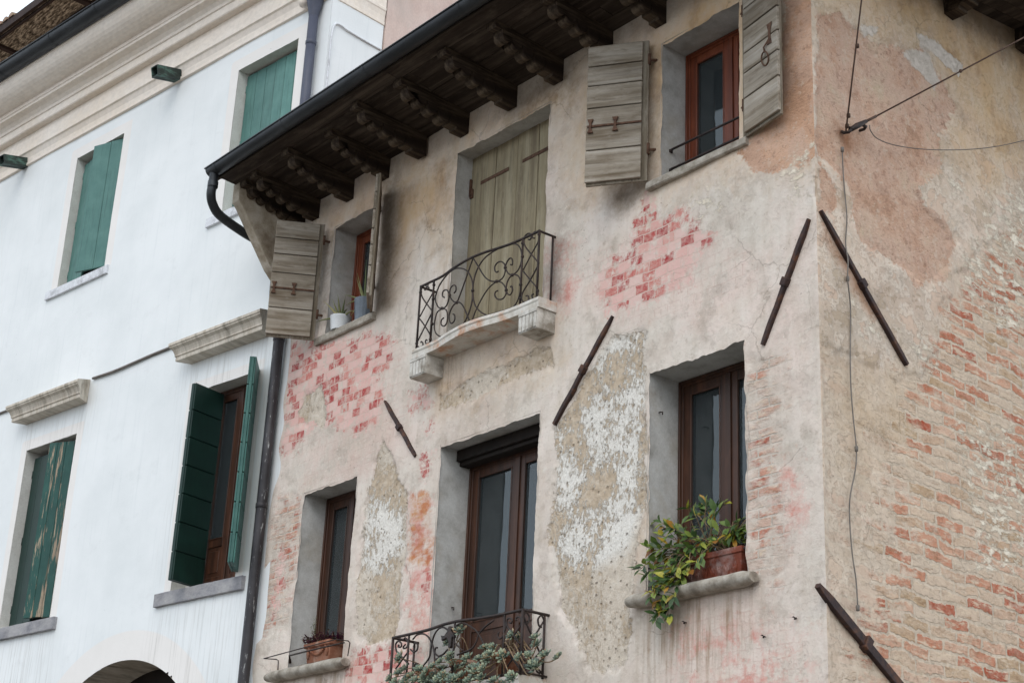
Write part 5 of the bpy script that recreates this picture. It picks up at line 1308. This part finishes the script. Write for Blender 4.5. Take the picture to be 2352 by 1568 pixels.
for p in (pts[0], pts[-1], pts[6], pts[11]): m.lathe([(0, -.025), (.014, -.02), (.014, .02), (0, .025)], sp3(p, .02), 7)
tag(m.build('wall_cable', M['cable']), 'grey cable hanging straight down the side wall near the corner', 'cable')

# ================================================================== GROUND, LIGHT, CAMERA
m = MB(); m.box(-300, 300, -300, 300, -.5, 0.0); tag(m.build('street', M['street']), kind='structure')

wd = bpy.data.worlds.new('World'); S.world = wd; wd.use_nodes = True
nt = wd.node_tree; bg = nt.nodes['Background']
sky = nt.nodes.new('ShaderNodeTexSky'); sky.sky_type = 'NISHITA'; sky.sun_disc = False
SUN_EL, SUN_DIR = R(46), Vector((.55, -.62, 0)).normalized()   # direction towards the brightest part of the veiled sky
sky.sun_elevation = SUN_EL; sky.sun_rotation = math.atan2(SUN_DIR.x, SUN_DIR.y); sky.altitude = 20; sky.air_density = 1.0; sky.dust_density = 3.0; sky.ozone_density = 1.0
# thin bright overcast over the clear sky
tcw = nt.nodes.new('ShaderNodeTexCoord'); cn_ = nt.nodes.new('ShaderNodeTexNoise'); cn_.inputs['Scale'].default_value = 2.2; cn_.inputs['Detail'].default_value = 6
nt.links.new(tcw.outputs['Generated'], cn_.inputs['Vector'])
cr_ = nt.nodes.new('ShaderNodeMapRange'); nt.links.new(cn_.outputs['Fac'], cr_.inputs[0])
for i_, v_ in enumerate((.3, .7, .72, .95)): cr_.inputs[i_+1].default_value = v_
cm_ = nt.nodes.new('ShaderNodeMix'); cm_.data_type = 'RGBA'; nt.links.new(cr_.outputs[0], cm_.inputs[0]); nt.links.new(sky.outputs[0], cm_.inputs[6]); cm_.inputs[7].default_value = (6.3, 6.9, 7.5, 1)
nt.links.new(cm_.outputs[2], bg.inputs[0]); bg.inputs[1].default_value = .15
L = bpy.data.lights.new('sun', 'SUN'); L.energy = .55; L.angle = R(40); L.color = (1, .95, .88)
so = bpy.data.objects.new('sun', L); COL.objects.link(so)
sd_ = Vector((SUN_DIR.x*math.cos(SUN_EL), SUN_DIR.y*math.cos(SUN_EL), math.sin(SUN_EL)))
so.rotation_euler = sd_.to_track_quat('Z', 'Y').to_euler()

cam = bpy.data.cameras.new('camera'); cam.sensor_width = 36; cam.sensor_fit = 'HORIZONTAL'; cam.lens = FOC/2352*36; cam.clip_end = 2000; cam.clip_start = .1
co = bpy.data.objects.new('camera', cam); COL.objects.link(co)
Rm3 = Matrix((tuple(RM[0]), tuple(-RM[1]), tuple(-RM[2]))).transposed()
co.matrix_world = Matrix.Translation(Vector(CAM)) @ Rm3.to_4x4()
S.camera = co
vs_ = S.view_settings; vs_.view_transform = 'Standard'; vs_.look = 'None'; vs_.gamma = 1; vs_.exposure = .50; vs_.use_curve_mapping = False
S.render.film_transparent = False
S.cycles.max_bounces = 8
